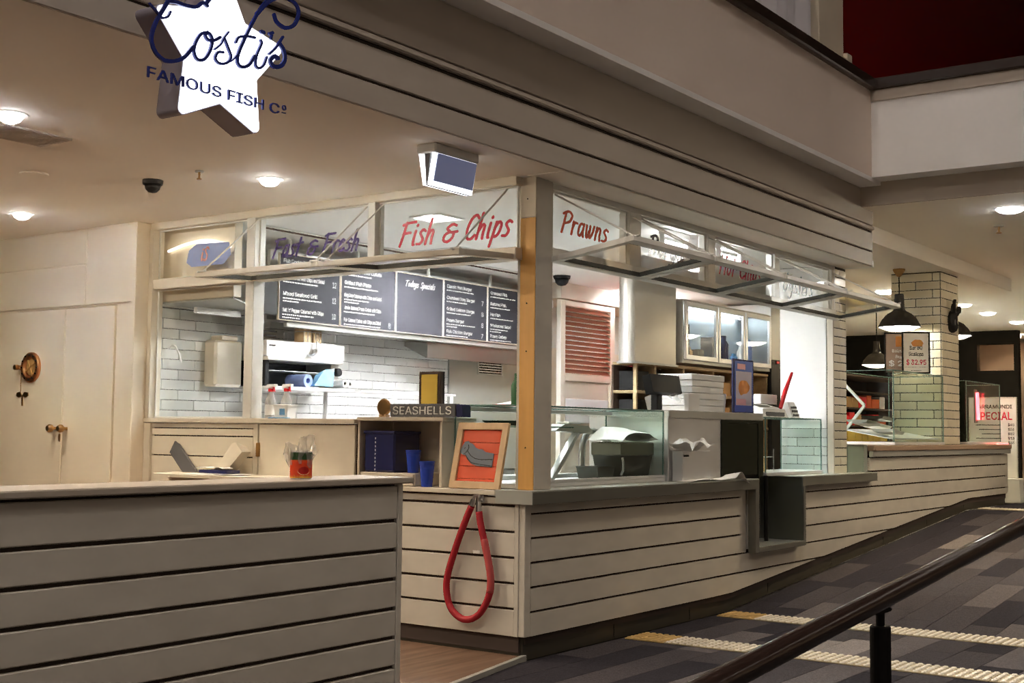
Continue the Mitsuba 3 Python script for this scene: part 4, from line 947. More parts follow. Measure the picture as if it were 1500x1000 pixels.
# ------------------------------------------------------------------ things on and behind the bar counter
BX, BY = -1.985, -.06
cn = thing('tomato_tin', 'tomato tin with a crumpled clear bag in it, standing on the bar counter', 'tin')
part(cn, 'body', lathe([(0, 0), (.051, 0), (.053, .003), (.053, .13), (.051, .134), (.049, .13), (.049, .008), (0, .008)], 36, (BX, BY, 1.159)), 'm_steel', 30)
def tin_fn(p, n, uv):
    z = p.z-1.159
    ang = dr.atan2(p.x-BX, -(p.y-BY))
    q = dr.sqrt(dr.square((ang+.52)/.55)+dr.square((z-.042)/.019))
    c = MX((.60, .34, .05), (.55, .045, .015), SS(.006, .03, z+.012*N(ang*9, 0, 0)))
    c = MX(c, (.34, .012, .010), SS(.95, .85, q)); c = MX(c, (.75, .62, .42), SS(.08, .0, dr.abs(q-1.08))*SS(.045, .03, z))
    c = MX(c, (.62, .10, .03), SS(.075, .095, z))
    return MX(c, (.018, .045, .014), SS(.092, .093, z))
mat('m_tin', (.5, .1, .05), .35, proc=mikit.proc(tin_fn))
part(cn, 'wrapper', lathe([(.0535, .004), (.0538, .006), (.0538, .127), (.0535, .129)], 36, (BX, BY, 1.159)), 'm_tin', 30)
wn = np.array([.82, .57, 0]); wd = np.array([.57, -.82, 0])
tin_front = np.array([BX, BY, 0])+np.array([-.57*.0545-.0, -.82*.0545*0-.045, 0])
def bag(u, v):
    a = 2*math.pi*u; rr = .046+.012*math.sin(3*a+1)*v+.028*v*v
    h = 1.165+.12*v+v*(.02+.045*max(0, math.sin(2*a+.6))+.03*math.sin(5*a))
    return (BX+rr*math.cos(a)*(1+.3*v*math.sin(7*a)), BY+rr*math.sin(a)*(1+.3*v*math.cos(5*a)), h)
part(cn, 'bag', crumple(sheet(56, 10, bag), .010, 40, 9), 'm_bag', False, label='crumpled clear plastic bag')

fs = thing('folding_shelf', 'cream drop-leaf shelf on the boarded cabinet behind the bar counter', 'shelf')
part(fs, 'board', hull([(-.42, 2.02, 1.048), (-.42, 3.0, 1.048), (-.03, 1.50, 1.048), (-.03, 3.22, 1.048), (-.42, 2.02, 1.070), (-.42, 3.0, 1.070), (-.03, 1.50, 1.070), (-.03, 3.22, 1.070)]), 'm_cream_frame')
part(fs, 'bracket', prism_y(Polygon([(-.03, .80), (-.03, 1.047), (-.34, 1.047)]), 2.2, 2.23), 'm_cream_frame')
part(fs, 'bracket', prism_y(Polygon([(-.03, .80), (-.03, 1.047), (-.34, 1.047)]), 2.9, 2.93), 'm_cream_frame')
pl = hull([(-.07, 3.08, 1.071), (-.07, 2.92, 1.071), (-.05, 3.08, 1.071), (-.05, 2.92, 1.071), (-.032, 3.26, 1.215), (-.045, 3.26, 1.215), (-.04, 3.21, 1.30), (-.03, 3.21, 1.30), (-.04, 3.155, 1.275), (-.03, 3.155, 1.275)])
solo('menu_card', 'dark blue grey card leaning against the cream boards, left', 'card', pl, 'm_charcoal')
kb = thing('card_box', 'small cream angled box standing on the drop-leaf shelf', 'box')
part(kb, 'body', hull([(-.20, 2.58, 1.10), (-.20, 2.46, 1.09), (-.10, 2.58, 1.10), (-.10, 2.46, 1.09), (-.17, 2.44, 1.29), (-.17, 2.33, 1.235), (-.08, 2.44, 1.29), (-.08, 2.33, 1.235), (-.17, 2.40, 1.302)]), 'm_cream_frame')
part(kb, 'foot', hull([(-.21, 2.60, 1.071), (-.21, 2.42, 1.071), (-.09, 2.60, 1.071), (-.09, 2.42, 1.071), (-.20, 2.58, 1.10), (-.20, 2.46, 1.09), (-.10, 2.58, 1.10), (-.10, 2.46, 1.09)]), 'm_black')
solo('folded_napkin', 'white folded paper lying over the purple booklet', 'paper', crumple(sheet(14, 6, lambda u, v: (-.30+.10*v, 2.68-.30*u, 1.112+.012*math.sin(3.1*u)+.006*math.sin(9*u))), .004, 20, 3), 'm_paper', True)
solo('booklet', 'dark purple booklet lying on the drop-leaf shelf', 'booklet', bx(-.31, -.18, 2.33, 2.62, 1.082, 1.105, .003), 'm_navy')
solo('paper_pile', 'loose white papers under the purple booklet', 'paper', cat(bx(-.36, -.16, 2.40, 2.76, 1.071, 1.075, .001), bx(-.34, -.15, 2.22, 2.58, 1.0755, 1.079, .001)), 'm_paper')

# ------------------------------------------------------------------ glass display cases on the worktop
def edge(parent, a, b, r=.005): part(parent, 'edge', bar(a, b, (0, 0, 1) if abs(a[2]-b[2]) < 1e-6 else (1, 0, 0), 2*r, 2*r, .001), 'm_glass_edge')
def glass_case(name, label, x0, x1, y0, y1, z0, z1, base=True, sides=(1, 1), deep=.03):
    k = thing(name, label, 'display case')
    if base: part(k, 'base', bx(x0-.01, x1+.01, y0-.015, y1, z0-.0, z0+deep, .003), 'm_steel')
    b = z0+deep
    part(k, 'front_pane', quad((x0, y0, b), (x1, y0, b), (x1, y0, z1), (x0, y0, z1)), 'm_pane_green')
    if sides[0]: part(k, 'side_pane', quad((x0, y1, b), (x0, y0, b), (x0, y0, z1), (x0, y1, z1)), 'm_pane_green')
    if sides[1]: part(k, 'side_pane', quad((x1, y0, b), (x1, y1, b), (x1, y1, z1), (x1, y0, z1)), 'm_pane_green')
    part(k, 'top_pane', quad((x0, y0, z1), (x1, y0, z1), (x1, y1, z1), (x0, y1, z1)), 'm_pane_green')
    for a, c in (((x0, y0, z1), (x1, y0, z1)), ((x0, y0, z1), (x0, y1, z1)), ((x1, y0, z1), (x1, y1, z1)), ((x0, y0, b), (x0, y0, z1)), ((x1, y0, b), (x1, y0, z1)), ((x0, y1, b), (x0, y1, z1)), ((x1, y1, b), (x1, y1, z1)), ((x0, y1, z1), (x1, y1, z1))):
        edge(k, a, c)
    return k
ga = glass_case('glass_display', 'long glass display case right and left of the corner post', .10, 1.985, .12, .62, 1.041, 1.565)
part(ga, 'track', cat(bx(.10, 1.985, .10, .118, 1.071, 1.09, .003), bx(.10, 1.985, .57, .62, 1.071, 1.10, .003)), 'm_steel')
part(ga, 'top_rail', bx(.10, 1.985, .56, .61, 1.53, 1.56, .003), 'm_steel')
fc = thing('tap', 'curved chrome tap behind the glass display case', 'tap')
part(fc, 'spout', tube(spline([(1.45, .5, 1.072), (1.45, .5, 1.25), (1.47, .5, 1.33), (1.53, .5, 1.395), (1.61, .5, 1.41), (1.71, .5, 1.385), (1.78, .5, 1.33)], 8), .024, 14), 'm_chrome', True)
part(fc, 'nozzle', hull([(1.68, .47, 1.22), (1.80, .47, 1.24), (1.68, .55, 1.22), (1.80, .55, 1.24), (1.77, .48, 1.35), (1.85, .49, 1.34), (1.77, .53, 1.35), (1.85, .53, 1.34)]), 'm_steel_dull')
part(fc, 'foot', cyl(.035, 1.0715, 1.085, (1.45, .5), 20), 'm_chrome')
pr = thing('case_strut', 'slanting steel strut carrying a flat head inside the glass case', 'strut')
part(pr, 'leg', bar((.83, .36, 1.075), (1.16, .36, 1.40), (0, 1, 0), .05, .035), 'm_steel')
part(pr, 'head', hull([(.80, .30, 1.41), (1.30, .30, 1.39), (.80, .42, 1.41), (1.30, .42, 1.39), (.92, .30, 1.455), (1.22, .30, 1.445), (.92, .42, 1.455), (1.22, .42, 1.445)]), 'm_steel_dull')
part(pr, 'pad', bx(.98, 1.14, .31, .41, 1.456, 1.472, .004), 'm_white')
db = thing('dark_tub', 'dark green plastic tub inside the glass display case', 'tub')
part(db, 'body', hull([(1.50, .20, 1.072), (1.90, .20, 1.072), (1.50, .40, 1.072), (1.90, .40, 1.072), (1.47, .18, 1.235), (1.93, .18, 1.235), (1.47, .42, 1.235), (1.93, .42, 1.235)]), 'm_dark_steel')
part(db, 'rim', bx(1.46, 1.94, .17, .43, 1.235, 1.33, .008), 'm_tub_rim')
part(db, 'handle', tube([(1.49, .188, 1.10), (1.475, .165, 1.13), (1.47, .160, 1.19), (1.475, .172, 1.22)], .009, 8), 'm_chrome', True)
solo('small_tub', 'smaller dark tub beside the big dark tub in the glass case', 'tub', hull([(1.22, .22, 1.072), (1.42, .22, 1.072), (1.22, .38, 1.072), (1.42, .38, 1.072), (1.20, .21, 1.16), (1.44, .21, 1.16), (1.20, .39, 1.16), (1.44, .39, 1.16)]), 'm_dark_steel')
def cloth_fn(u, v): return (1.42+.54*u, .15+.30*v, 1.345+.085*math.sin(math.pi*u)**1.3*(0.75+.25*v)+.012*math.sin(9*u+4*v))
solo('white_cloth', 'white cloth lying over the dark tub', 'cloth', crumple(sheet(40, 16, cloth_fn), .012, 9, 5), 'm_white', True)
gp = thing('gold_frame', 'small yellow picture in a dark frame on top of the cubby behind the SEASHELLS sign', 'picture')
part(gp, 'box', bx(.24, .27, .86, 1.05, 1.488, 1.80, .005), 'm_dark_brown')
part(gp, 'picture', bx(.236, .240, .885, 1.025, 1.575, 1.78, .001), 'm_yellow')
part(gp, 'stand', bx(.271, .30, .87, .89, 1.488, 1.80, .003), 'm_black')
for i, (a, b) in enumerate([((.52, .55), (.64, .66))]):
    pk = thing('sauce_packet', 'flat red and white packet lying on the glass case', 'packet')
    part(pk, 'red_side', bx(.50, .66, .42, .62, 1.571, 1.583, .004), 'm_red')
    part(pk, 'white_side', hull([(.51, .44, 1.583), (.64, .44, 1.583), (.51, .60, 1.583), (.64, .60, 1.583), (.55, .48, 1.607), (.61, .55, 1.604)]), 'm_white')
solo('grey_tray', 'dark dish inside the left end of the glass case', 'dish', hull([(.30, .30, 1.44), (.50, .30, 1.44), (.30, .50, 1.44), (.50, .50, 1.44), (.27, .27, 1.47), (.53, .27, 1.47), (.27, .53, 1.47), (.53, .53, 1.47)]), 'm_dark_steel')
gsh = solo('glass_shelf', 'glass shelf inside the left end of the glass case', 'shelf', bx(.115, .80, .15, .55, 1.428, 1.436, .001), 'm_glass_edge')
gb = solo('green_bottle', 'green bottle standing behind the corner post', 'bottle', lathe([(0, 0), (.032, 0), (.034, .01), (.034, .13), (.014, .17), (.013, .21), (0, .21)], 20, (.36, .32, 1.571)), 'm_green', 30)

sc2 = thing('steel_cabinet', 'stainless cabinet between the two glass cases with a dark glass door', 'cabinet')
part(sc2, 'body', bx(2.03, 2.905, .10, .80, 1.041, 1.572, .004), 'm_steel')
part(sc2, 'top_strip', bx(2.03, 3.70, .092, .80, 1.515, 1.575, .003), 'm_steel_dull')
part(sc2, 'door_frame', cat(bx(2.91, 3.02, .09, .80, 1.041, 1.515, .003), bx(3.60, 3.70, .09, .80, 1.041, 1.515, .003), bx(3.02, 3.60, .09, .80, 1.49, 1.515, .003)), 'm_dark_steel')
part(sc2, 'door_glass', bx(3.02, 3.60, .098, .11, 1.06, 1.49, .002), 'm_dark_steel')
part(sc2, 'interior', bx(3.02, 3.60, .11, .80, 1.041, 1.06, .002), 'm_black')
part(sc2, 'inside', bx(3.02, 3.60, .12, .80, 1.06, 1.49, .002), 'm_dark_steel')
part(sc2, 'pipe', tube([(3.66, .05, .50), (3.66, .05, 1.05)], .018, 10), 'm_black', True)
wbx = thing('steel_bin', 'white metal bin with crumpled white plastic on it in front of the stainless cabinet', 'bin')
part(wbx, 'body', bx(2.06, 2.52, -.005, .085, 1.041, 1.27, .006), 'm_steel')
part(wbx, 'handle', bx(2.07, 2.15, -.012, -.004, 1.225, 1.24, .002), 'm_black')
wsh = sheet(26, 8, lambda u, v: (1.99+.58*u, -.03+.12*v, 1.28+.035*math.sin(11*u)*math.sin(5*v)+.055*abs(math.sin(7*u+1))))
part(wbx, 'plastic', crumple(wsh, .022, 18, 6), 'm_white', True, label='crumpled white plastic')
tw = sheet(40, 8, lambda u, v: (2.02+.92*u, -.09+.13*v-.05*u*u, 1.043+.012*abs(math.sin(6*u))+.05*math.exp(-((u-.86)/.06)**2)*(1-v*.5)-.09*max(0, u-.9)*4*(1-v)))
tw.vertices[:, 2] = np.maximum(tw.vertices[:, 2], np.where(tw.vertices[:, 1] < -.1, 0, 1.0425))
solo('tea_towel', 'white tea towel lying along the edge of the steel worktop', 'towel', tw, 'm_paper', True)
gc = glass_case('glass_display', 'small glass display case beside the tiled pier', 3.76, 5.0, .10, .50, 1.041, 1.545, True)
rkk = thing('wire_rack', 'small wire rack inside the small glass case', 'rack')
part(rkk, 'wires', cat(*[tube([(3.82+.05*i, .22, 1.20), (3.82+.05*i, .40, 1.20)], .003, 5) for i in range(8)], *[tube([(3.80, .22+.06*i, 1.20), (4.20, .22+.06*i, 1.20)], .003, 5) for i in range(4)], tube([(3.8, .22, 1.072), (3.8, .22, 1.27)], .004, 6), tube([(4.2, .22, 1.072), (4.2, .22, 1.27)], .004, 6)), 'm_chrome')
part(rkk, 'box', bx(3.86, 4.12, .26, .38, 1.072, 1.19, .004), 'm_wood_light')
# on top of the cabinets
po = thing('till_screen', 'black till screen on a stem above the glass cases', 'till screen')
part(po, 'screen', hull([(2.25, .35, 1.72), (2.72, .35, 1.72), (2.25, .42, 1.70), (2.72, .42, 1.70), (2.22, .37, 1.86), (2.70, .37, 1.86), (2.22, .44, 1.84), (2.70, .44, 1.84)]), 'm_black')
part(po, 'stem', bx(2.40, 2.48, .40, .46, 1.576, 1.76, .004), 'm_black')
part(po, 'base', bx(2.32, 2.56, .34, .52, 1.566, 1.578, .004), 'm_black')
po2 = sheet(10, 10, lambda u, v: (2.55+.18*u, .36+.10*v, 1.60+.22*(1-abs(u-.4))*(.6+.4*v)))
solo('crumpled_bag', 'crumpled clear bag beside the till screen', 'bag', crumple(po2, .03, 14, 8), 'm_bag')
bxk = thing('paper_stack', 'tall stack of white takeaway boxes on the stainless cabinet', 'stack of boxes')
for i in range(6):
    part(bxk, 'box', bx(2.80-.01*(i % 2), 3.36+.012*(i % 3), .30, .62, 1.577+.052*i, 1.577+.052*i+.049, .004), 'm_white')
part(bxk, 'loose_sheet', bx(2.64, 2.83, .25, .29, 1.577, 1.72, .003), 'm_paper')
solo('cup_sleeve', 'white stack of cups beside the blue poster stand', 'cups', lathe([(0, 0), (.05, 0), (.062, .16), (.058, .165), (0, .17)], 20, (3.52, .42, 1.577)), 'm_white', 30)
ad = thing('poster_stand', 'narrow blue poster stand with fried prawns on the stainless cabinet', 'poster')
part(ad, 'panel', bx(3.525, 3.925, .285, .305, 1.577, 2.045, .003), 'm_navy')
part(ad, 'print', bx(3.545, 3.905, .2835, .285, 1.59, 2.03, .0005), 'm_ad')
def ad_fn(p, n, uv):
    u = (p.x-3.545)/.36; v = (p.z-1.59)/.44
    c = MX((.03, .06, .30), (.10, .16, .50), v)
    c = MX(c, (.55, .50, .62), SS(.80, .79, v)*SS(.05, .08, u)*SS(.95, .92, u)*SS(.12, .14, v))
    q = dr.square((u-.48)/.40)+dr.square((v-.48)/.17)
    c = MX(c, MX((.50, .16, .03), (.80, .38, .12), N(u*9, v*14, 0)), SS(1.0, .9, q+.5*N(u*6, v*6, 2)))
    c = MX(c, (.70, .38, .42), SS(.14, .15, u)*SS(.60, .59, u)*SS(.83, .84, v)*SS(.95, .94, v))
    c = MX(c, (.72, .40, .48), SS(.08, .09, u)*SS(.62, .61, u)*SS(.13, .14, v)*SS(.26, .25, v))
    return c
mat('m_ad', (.5, .5, .5), .4, proc=mikit.proc(ad_fn))
pt = thing('label_printer', 'white docket printer with a red pen beside the white pier', 'printer')
part(pt, 'body', hull([(4.02, .24, 1.547), (4.58, .24, 1.547), (4.02, .46, 1.547), (4.58, .46, 1.547), (4.06, .26, 1.63), (4.54, .26, 1.63), (4.08, .46, 1.68), (4.52, .46, 1.68)]), 'm_white_frame')
part(pt, 'paper', bx(4.12, 4.46, .30, .42, 1.672, 1.76, .004), 'm_white')
part(pt, 'slot', bx(4.10, 4.50, .243, .25, 1.56, 1.60, .002), 'm_charcoal')
solo('red_pen', 'red and black brush handle standing in the docket printer', 'pen', tube([(4.42, .25, 1.64), (4.52, .245, 1.80), (4.66, .24, 1.97)], [.018, .02, .012], 10), 'm_red', True)
kp = thing('card_reader', 'white card reader with a keypad beside the docket printer', 'card reader')
part(kp, 'body', hull([(4.62, .22, 1.547), (4.80, .22, 1.547), (4.62, .30, 1.547), (4.80, .30, 1.547), (4.57, .25, 1.70), (4.73, .25, 1.70), (4.57, .29, 1.70), (4.73, .29, 1.70)]), 'm_white')
for i in range(3):
    for j in range(3): part(kp, 'key', bx(4.645+.045*i-.012*j, 4.675+.045*i-.012*j, .216+.006*j, .226+.006*j, 1.57+.035*j, 1.59+.035*j, .002), 'm_charcoal')

# ------------------------------------------------------------------ right part of the kitchen
ld_ = thing('louvred_door', 'cream door with a louvred upper half at the back of the shop', 'louvred door')
part(ld_, 'stile', bx(4.93, 5.02, 2.98, 3.04, .03, 2.82, .004), 'm_cream'); part(ld_, 'stile', bx(5.95, 6.05, 2.98, 3.04, .03, 2.82, .004), 'm_cream')
part(ld_, 'rail', bx(5.02, 5.95, 2.98, 3.04, 2.76, 2.82, .004), 'm_cream'); part(ld_, 'rail', bx(5.02, 5.95, 2.98, 3.04, 1.95, 2.03, .004), 'm_cream'); part(ld_, 'rail', bx(5.02, 5.95, 2.98, 3.04, 1.32, 1.40, .004), 'm_cream')
part(ld_, 'panel', bx(5.02, 5.95, 3.0, 3.02, 1.40, 1.95, .002), 'm_cream'); part(ld_, 'panel', bx(5.02, 5.95, 3.0, 3.02, .03, 1.32, .002), 'm_cream')
part(ld_, 'notice', bx(5.05, 5.92, 2.99, 3.0, 1.50, 1.76, .001), 'm_white')
for i in range(14):
    z = 2.035+.0515*i
    part(ld_, 'slat', hull([(5.02, 2.975, z), (5.95, 2.975, z), (5.02, 2.985, z+.004), (5.95, 2.985, z+.004), (5.02, 3.03, z+.042), (5.95, 3.03, z+.042), (5.02, 3.022, z+.046), (5.95, 3.022, z+.046)]), 'm_copper_slat')
mat('m_copper_slat', (.42, .19, .13), .22, .5, .6)
struct('wall_door_head', 'cream bulkhead above the louvred door', bx(4.88, 7.4, 2.95, 3.6, 2.83, 3.0, 0), 'm_cream')
ns = thing('neon_strip', 'added red neon tube beside the louvred door, hidden by the duct', 'neon lamp')  # added behind the duct to throw red light on the slats
part(ns, 'tube', tube([(6.10, 2.80, 2.08), (6.10, 2.80, 2.62)], .012, 8), 'm_lamp', True, emit=(48, .6, 1))
part(ns, 'holder', bx(6.08, 6.12, 2.82, 2.95, .03, 2.70, .002), 'm_white')
pipe = thing('white_pipework', 'white pipes and a switch box left of the louvred door', 'pipework')
part(pipe, 'pipe', tube([(4.62, 2.98, 2.35), (4.62, 2.98, 2.95)], .03, 10), 'm_white', True)
part(pipe, 'switch_box', bx(4.55, 4.69, 2.92, 3.0, 2.70, 2.78, .005), 'm_white')
part(pipe, 'conduit', tube([(4.72, 2.98, 1.6), (4.72, 2.98, 2.9)], .015, 8), 'm_steel', True)
mn = thing('monitor', 'white backed monitor seen edge-on beside the corner post', 'monitor')
part(mn, 'back', hull([(2.60, 1.55, 1.60), (2.60, 1.55, 2.12), (2.78, 1.70, 1.60), (2.78, 1.70, 2.20), (2.59, 1.57, 1.60), (2.59, 1.57, 2.12), (2.77, 1.72, 1.60), (2.77, 1.72, 2.20)]), 'm_white')
part(mn, 'bezel', hull([(2.785, 1.69, 1.585), (2.785, 1.69, 2.215), (2.81, 1.71, 1.585), (2.81, 1.71, 2.22), (2.78, 1.72, 1.59), (2.78, 1.72, 2.21)]), 'm_black')
part(mn, 'pole', tube([(2.70, 1.66, .94), (2.70, 1.66, 1.62)], .02, 10), 'm_steel', True)
part(mn, 'base', bx(2.55, 2.85, 1.55, 1.75, .93, .945, .003), 'm_steel')
solo('prep_table', 'steel table carrying the monitor', 'table', cat(bx(2.4, 3.0, 1.4, 2.0, .90, .93), *[bx(x, x+.04, y, y+.04, .03, .90) for x in (2.42, 2.94) for y in (1.42, 1.94)]), 'm_steel')
fl_ = thing('steel_duct', 'bright stainless duct with rounded corners left of the glass door cabinet', 'duct')
def rrect(x0, x1, y0, y1, r): return sbox(x0+r, y0+r, x1-r, y1-r).buffer(r, resolution=8)
part(fl_, 'casing', frame(prism(rrect(4.60, 5.60, 1.92, 2.10, .085), .86), (0, 0, 2.12), (1, 0, 0), (0, 1, 0), (0, 0, 1)), 'm_duct', 40)
part(fl_, 'collar', frame(prism(rrect(4.58, 5.62, 1.90, 2.12, .095), .02), (0, 0, 2.098), (1, 0, 0), (0, 1, 0), (0, 0, 1)), 'm_steel_dull', 40)
uc2 = thing('glass_cabinet', 'wall cabinet with three lit glass doors above the timber pigeonholes', 'cabinet')
CXs = [5.66, 6.44, 7.14, 7.86]; Z0, Z1, YF = 2.19, 2.81, 1.90
part(uc2, 'carcass', cat(bx(5.65, 7.87, 2.28, 2.30, Z0, Z1+.02), bx(5.65, 7.87, YF, 2.28, Z1, Z1+.025), bx(5.65, 7.87, YF, 2.28, Z0-.04, Z0), bx(5.65, 5.67, YF, 2.28, Z0, Z1), bx(7.85, 7.87, YF, 2.28, Z0, Z1)), 'm_steel_dull')
part(uc2, 'glow_strip', bx(5.8, 7.7, 2.20, 2.22, Z1-.03, Z1-.015), 'm_lamp', emit=(26, 30, 34))
part(uc2, 'lining', bx(5.67, 7.85, 2.275, 2.28, Z0, Z1, .001), 'm_cab_lining')
mat('m_cab_lining', (.55, .68, .80), .5)
for i in range(3):
    a, b = CXs[i]+.01, CXs[i+1]-.01
    d = part(uc2, 'door', cat(bx(a, a+.05, YF-.03, YF, Z0, Z1), bx(b-.05, b, YF-.03, YF, Z0, Z1), bx(a+.05, b-.05, YF-.03, YF, Z0, Z0+.05), bx(a+.05, b-.05, YF-.03, YF, Z1-.05, Z1)), 'm_steel')
    part(d, 'pane', quad((a+.05, YF-.015, Z0+.05), (b-.05, YF-.015, Z0+.05), (b-.05, YF-.015, Z1-.05), (a+.05, YF-.015, Z1-.05)), 'm_pane')
    part(d, 'hinge', bx(a-.012, a, YF-.035, YF-.01, Z0+.2, Z0+.26, .002), 'm_chrome')
rnd = random.Random(2)
JARS = [(5.86, .40, .28, 'm_charcoal', 'black box'), (6.10, .16, .11, 'm_wood_light', 'small amber jar'), (6.28, .14, .12, 'm_dark_brown', 'brown box'), (6.62, .30, .16, 'm_charcoal', 'dark carton'), (6.80, .16, .10, 'm_green', 'green pot'), (6.98, .34, .12, 'm_navy', 'dark bottle'), (7.25, .15, .09, 'm_light_blue', 'pale blue tub'), (7.45, .26, .10, 'm_white', 'white bottle'), (7.65, .34, .09, 'm_lilac_blue', 'lilac bottle')]
for i, (x, h, w, m, t) in enumerate(JARS):
    if 'box' in t or 'carton' in t:
        solo('stored_box', t+' behind the '+['left', 'middle', 'right'][i//3]+' glass door', 'box', bx(x-w/2, x+w/2, 2.0, 2.15, Z0+.001, Z0+h, .006), m)
    else:
        solo('stored_jar', t+' behind the '+['left', 'middle', 'right'][i//3]+' glass door', 'jar', lathe([(0, 0), (w/2, 0), (w/2, h*.7), (w*.28, h*.85), (w*.28, h), (0, h)], 20, (x, 2.08, Z0+.001)), m, 30)
pg = thing('pigeonholes', 'timber pigeonhole shelving under the glass door cabinet', 'shelving')
for x in (4.72, 5.10, 5.72, 6.42, 7.12, 7.84): part(pg, 'upright', bx(x, x+.03, 1.93, 1.97 if x < 5 else 2.20, .03, 2.089, .003), 'm_wood_shelf')
for z in (.9, 1.45, 1.80, 2.09): part(pg, 'shelf', bx(4.72, 7.87, 1.92, 2.21, z, z+.03, .003), 'm_wood_shelf')
part(pg, 'back', bx(4.72, 7.87, 2.20, 2.22, .03, 2.089, .002), 'm_dark_brown')
ST_ = [(4.78, .28, .26, 'm_black', 'black carton on the pigeonhole shelf, leftmost', 1.48), (5.20, .36, .24, 'm_card', 'brown cardboard carton in the second pigeonhole', 1.48), (5.85, .30, .20, 'm_paper', 'pale carton in the third pigeonhole', 1.48), (6.60, .34, .22, 'm_card', 'brown carton in the fourth pigeonhole', 1.48), (7.30, .34, .24, 'm_dark_brown', 'dark carton in the fifth pigeonhole', 1.48),
       (4.78, .28, .20, 'm_black', 'black bag-like box on the upper shelf, leftmost', 1.83), (5.76, .12, .16, 'm_white', 'white packet on the upper pigeonhole shelf', 1.83), (5.92, .36, .17, 'm_wood_light', 'pale timber tray on the upper pigeonhole shelf', 1.83), (6.65, .30, .15, 'm_card', 'brown tray on the upper pigeonhole shelf, right', 1.83)]
for x, w, h, m, t, z in ST_: solo('carton', t, 'box', bx(x, x+w, 1.975, 2.17, z+.001, z+h, .006), m)
bgk = solo('black_bags', 'heap of black and white bags on the pigeonholes above the till screen', 'bag', crumple(trimesh.creation.icosphere(3, 1.0).apply_transform(np.diag([.22, .08, .10, 1])).apply_translation((5.42, 2.07, 1.955)), .05, 8, 3), 'm_black', True)
pbx = solo('white_sheet', 'white sheet of paper hanging over the pigeonhole shelf, left', 'paper', sheet(6, 6, lambda u, v: (4.86+.16*u+.12*v, 1.915-.004*u, 1.76-.24*v+.04*u)), 'm_paper', True)
bf = thing('tall_fridge', 'tall black and steel fridge end right of the glass door cabinet', 'fridge')
part(bf, 'body', bx(7.92, 8.75, 1.90, 2.55, .03, 2.30, .006), 'm_black')
part(bf, 'upper', bx(7.92, 8.75, 1.90, 2.55, 2.30, 2.98, .006), 'm_steel_dull')
part(bf, 'lamp', bx(8.05, 8.14, 1.89, 1.90, 2.26, 2.29, .003), 'm_red')
# ------------------------------------------------------------------ far counter
def pendant(x, y, zr, r, ctop, label):
    k = thing('pendant_lamp', label, 'pendant lamp', 'black pendant lamps over the far counter')
    s = r/.24
    part(k, 'rose', lathe([(0, ctop-.09), (.02, ctop-.09), (.07, ctop-.02), (.07, ctop), (0, ctop)], 20, (x, y, 0)), 'm_brass', 30)
    part(k, 'cord', tube([(x, y, zr+.36*s), (x, y, ctop-.08)], .007, 6), 'm_black', True)
    part(k, 'shade', lathe([(.052*s, zr+.38*s), (.060*s, zr+.22*s), (.075*s, zr+.19*s), (.14*s, zr+.155*s), (.20*s, zr+.09*s), (.235*s, zr+.02*s), (.245*s, zr), (.236*s, zr), (.19*s, zr+.085*s), (.13*s, zr+.145*s), (.05*s, zr+.19*s), (0, zr+.19*s)], 36, (x, y, 0)), 'm_shade', 30)
    part(k, 'cap', lathe([(0, zr+.39*s), (.05*s, zr+.39*s), (.052*s, zr+.37*s), (0, zr+.37*s)], 24, (x, y, 0)), 'm_black')
    part(k, 'diffuser', lathe([(0, zr-.05*s), (.08*s, zr-.045*s), (.16*s, zr-.03*s), (.232*s, zr+.004), (0, zr+.006)], 32, (x, y, 0)), 'm_lamp', 40, emit=np.array([1, .86, .62])*34)
    ws = [tube([(x+.236*s*math.cos(a), y+.236*s*math.sin(a), zr-.002), (x+.13*s*math.cos(a), y+.13*s*math.sin(a), zr-.045*s), (x, y, zr-.062*s)], .004, 5) for a in np.linspace(0, 2*math.pi, 11)[:-1]]
    part(k, 'guard', cat(*ws), 'm_charcoal')
pendant(8.30, .46, 2.665, .24, 3.35, 'nearest black pendant lamp, in front of the tiled column')
pendant(13.1, 2.45, 2.50, .23, 3.52, 'smallest black pendant lamp, farthest away left of the column')
pendant(10.35, .46, 2.70, .24, 3.35, 'black pendant lamp half hidden behind the tiled column')
for x, y, z, t in ((10.465, 1.38, 3.35, 'glowing downlight left of the tiled column'), (12.8, 1.023, 3.52, 'first glowing downlight right of the tiled column'), (14.27, 1.068, 3.52, 'second glowing downlight right of the tiled column'), (16.1, 1.085, 3.52, 'glowing downlight at the right edge, far away')):
    z0 = z
    f = (3.52-1.4)/(3.35-1.4) if z == 3.52 else 1
    p = EYE+(np.array([x, y, 3.35])-EYE)*f if z == 3.52 else np.array([x, y, z])
    downlight(p[0], p[1], z, t, WARM*[1, .95, .78]*L_REAR, .13)
downlight(5.79, -1.442, 3.52, 'large glowing downlight over the walkway on the right', WARM*[1, .97, .85]*L_REAR*.66, .13)
for x, y, t in ((8.2, -3.0, 'second'), (10.5, -2.2, 'third'), (5.8, -4.2, 'nearest')): downlight(x, y, 3.52, '%s added downlight along the walkway ceiling, out of view beyond the right edge' % t, WARM*L_REAR*.22, .13)  # added lamps, there to put highlights on the handrail
spk = thing('sprinkler', 'small sprinkler head on the walkway ceiling beside the large downlight', 'sprinkler')
part(spk, 'rose', cyl(.05, 3.505, 3.52, (6.734, -1.089), 16), 'm_steel_dull')
part(spk, 'head', lathe([(0, 3.44), (.03, 3.44), (.03, 3.445), (.01, 3.455), (.012, 3.506), (0, 3.506)], 14, (6.734, -1.089, 0)), 'm_brass')

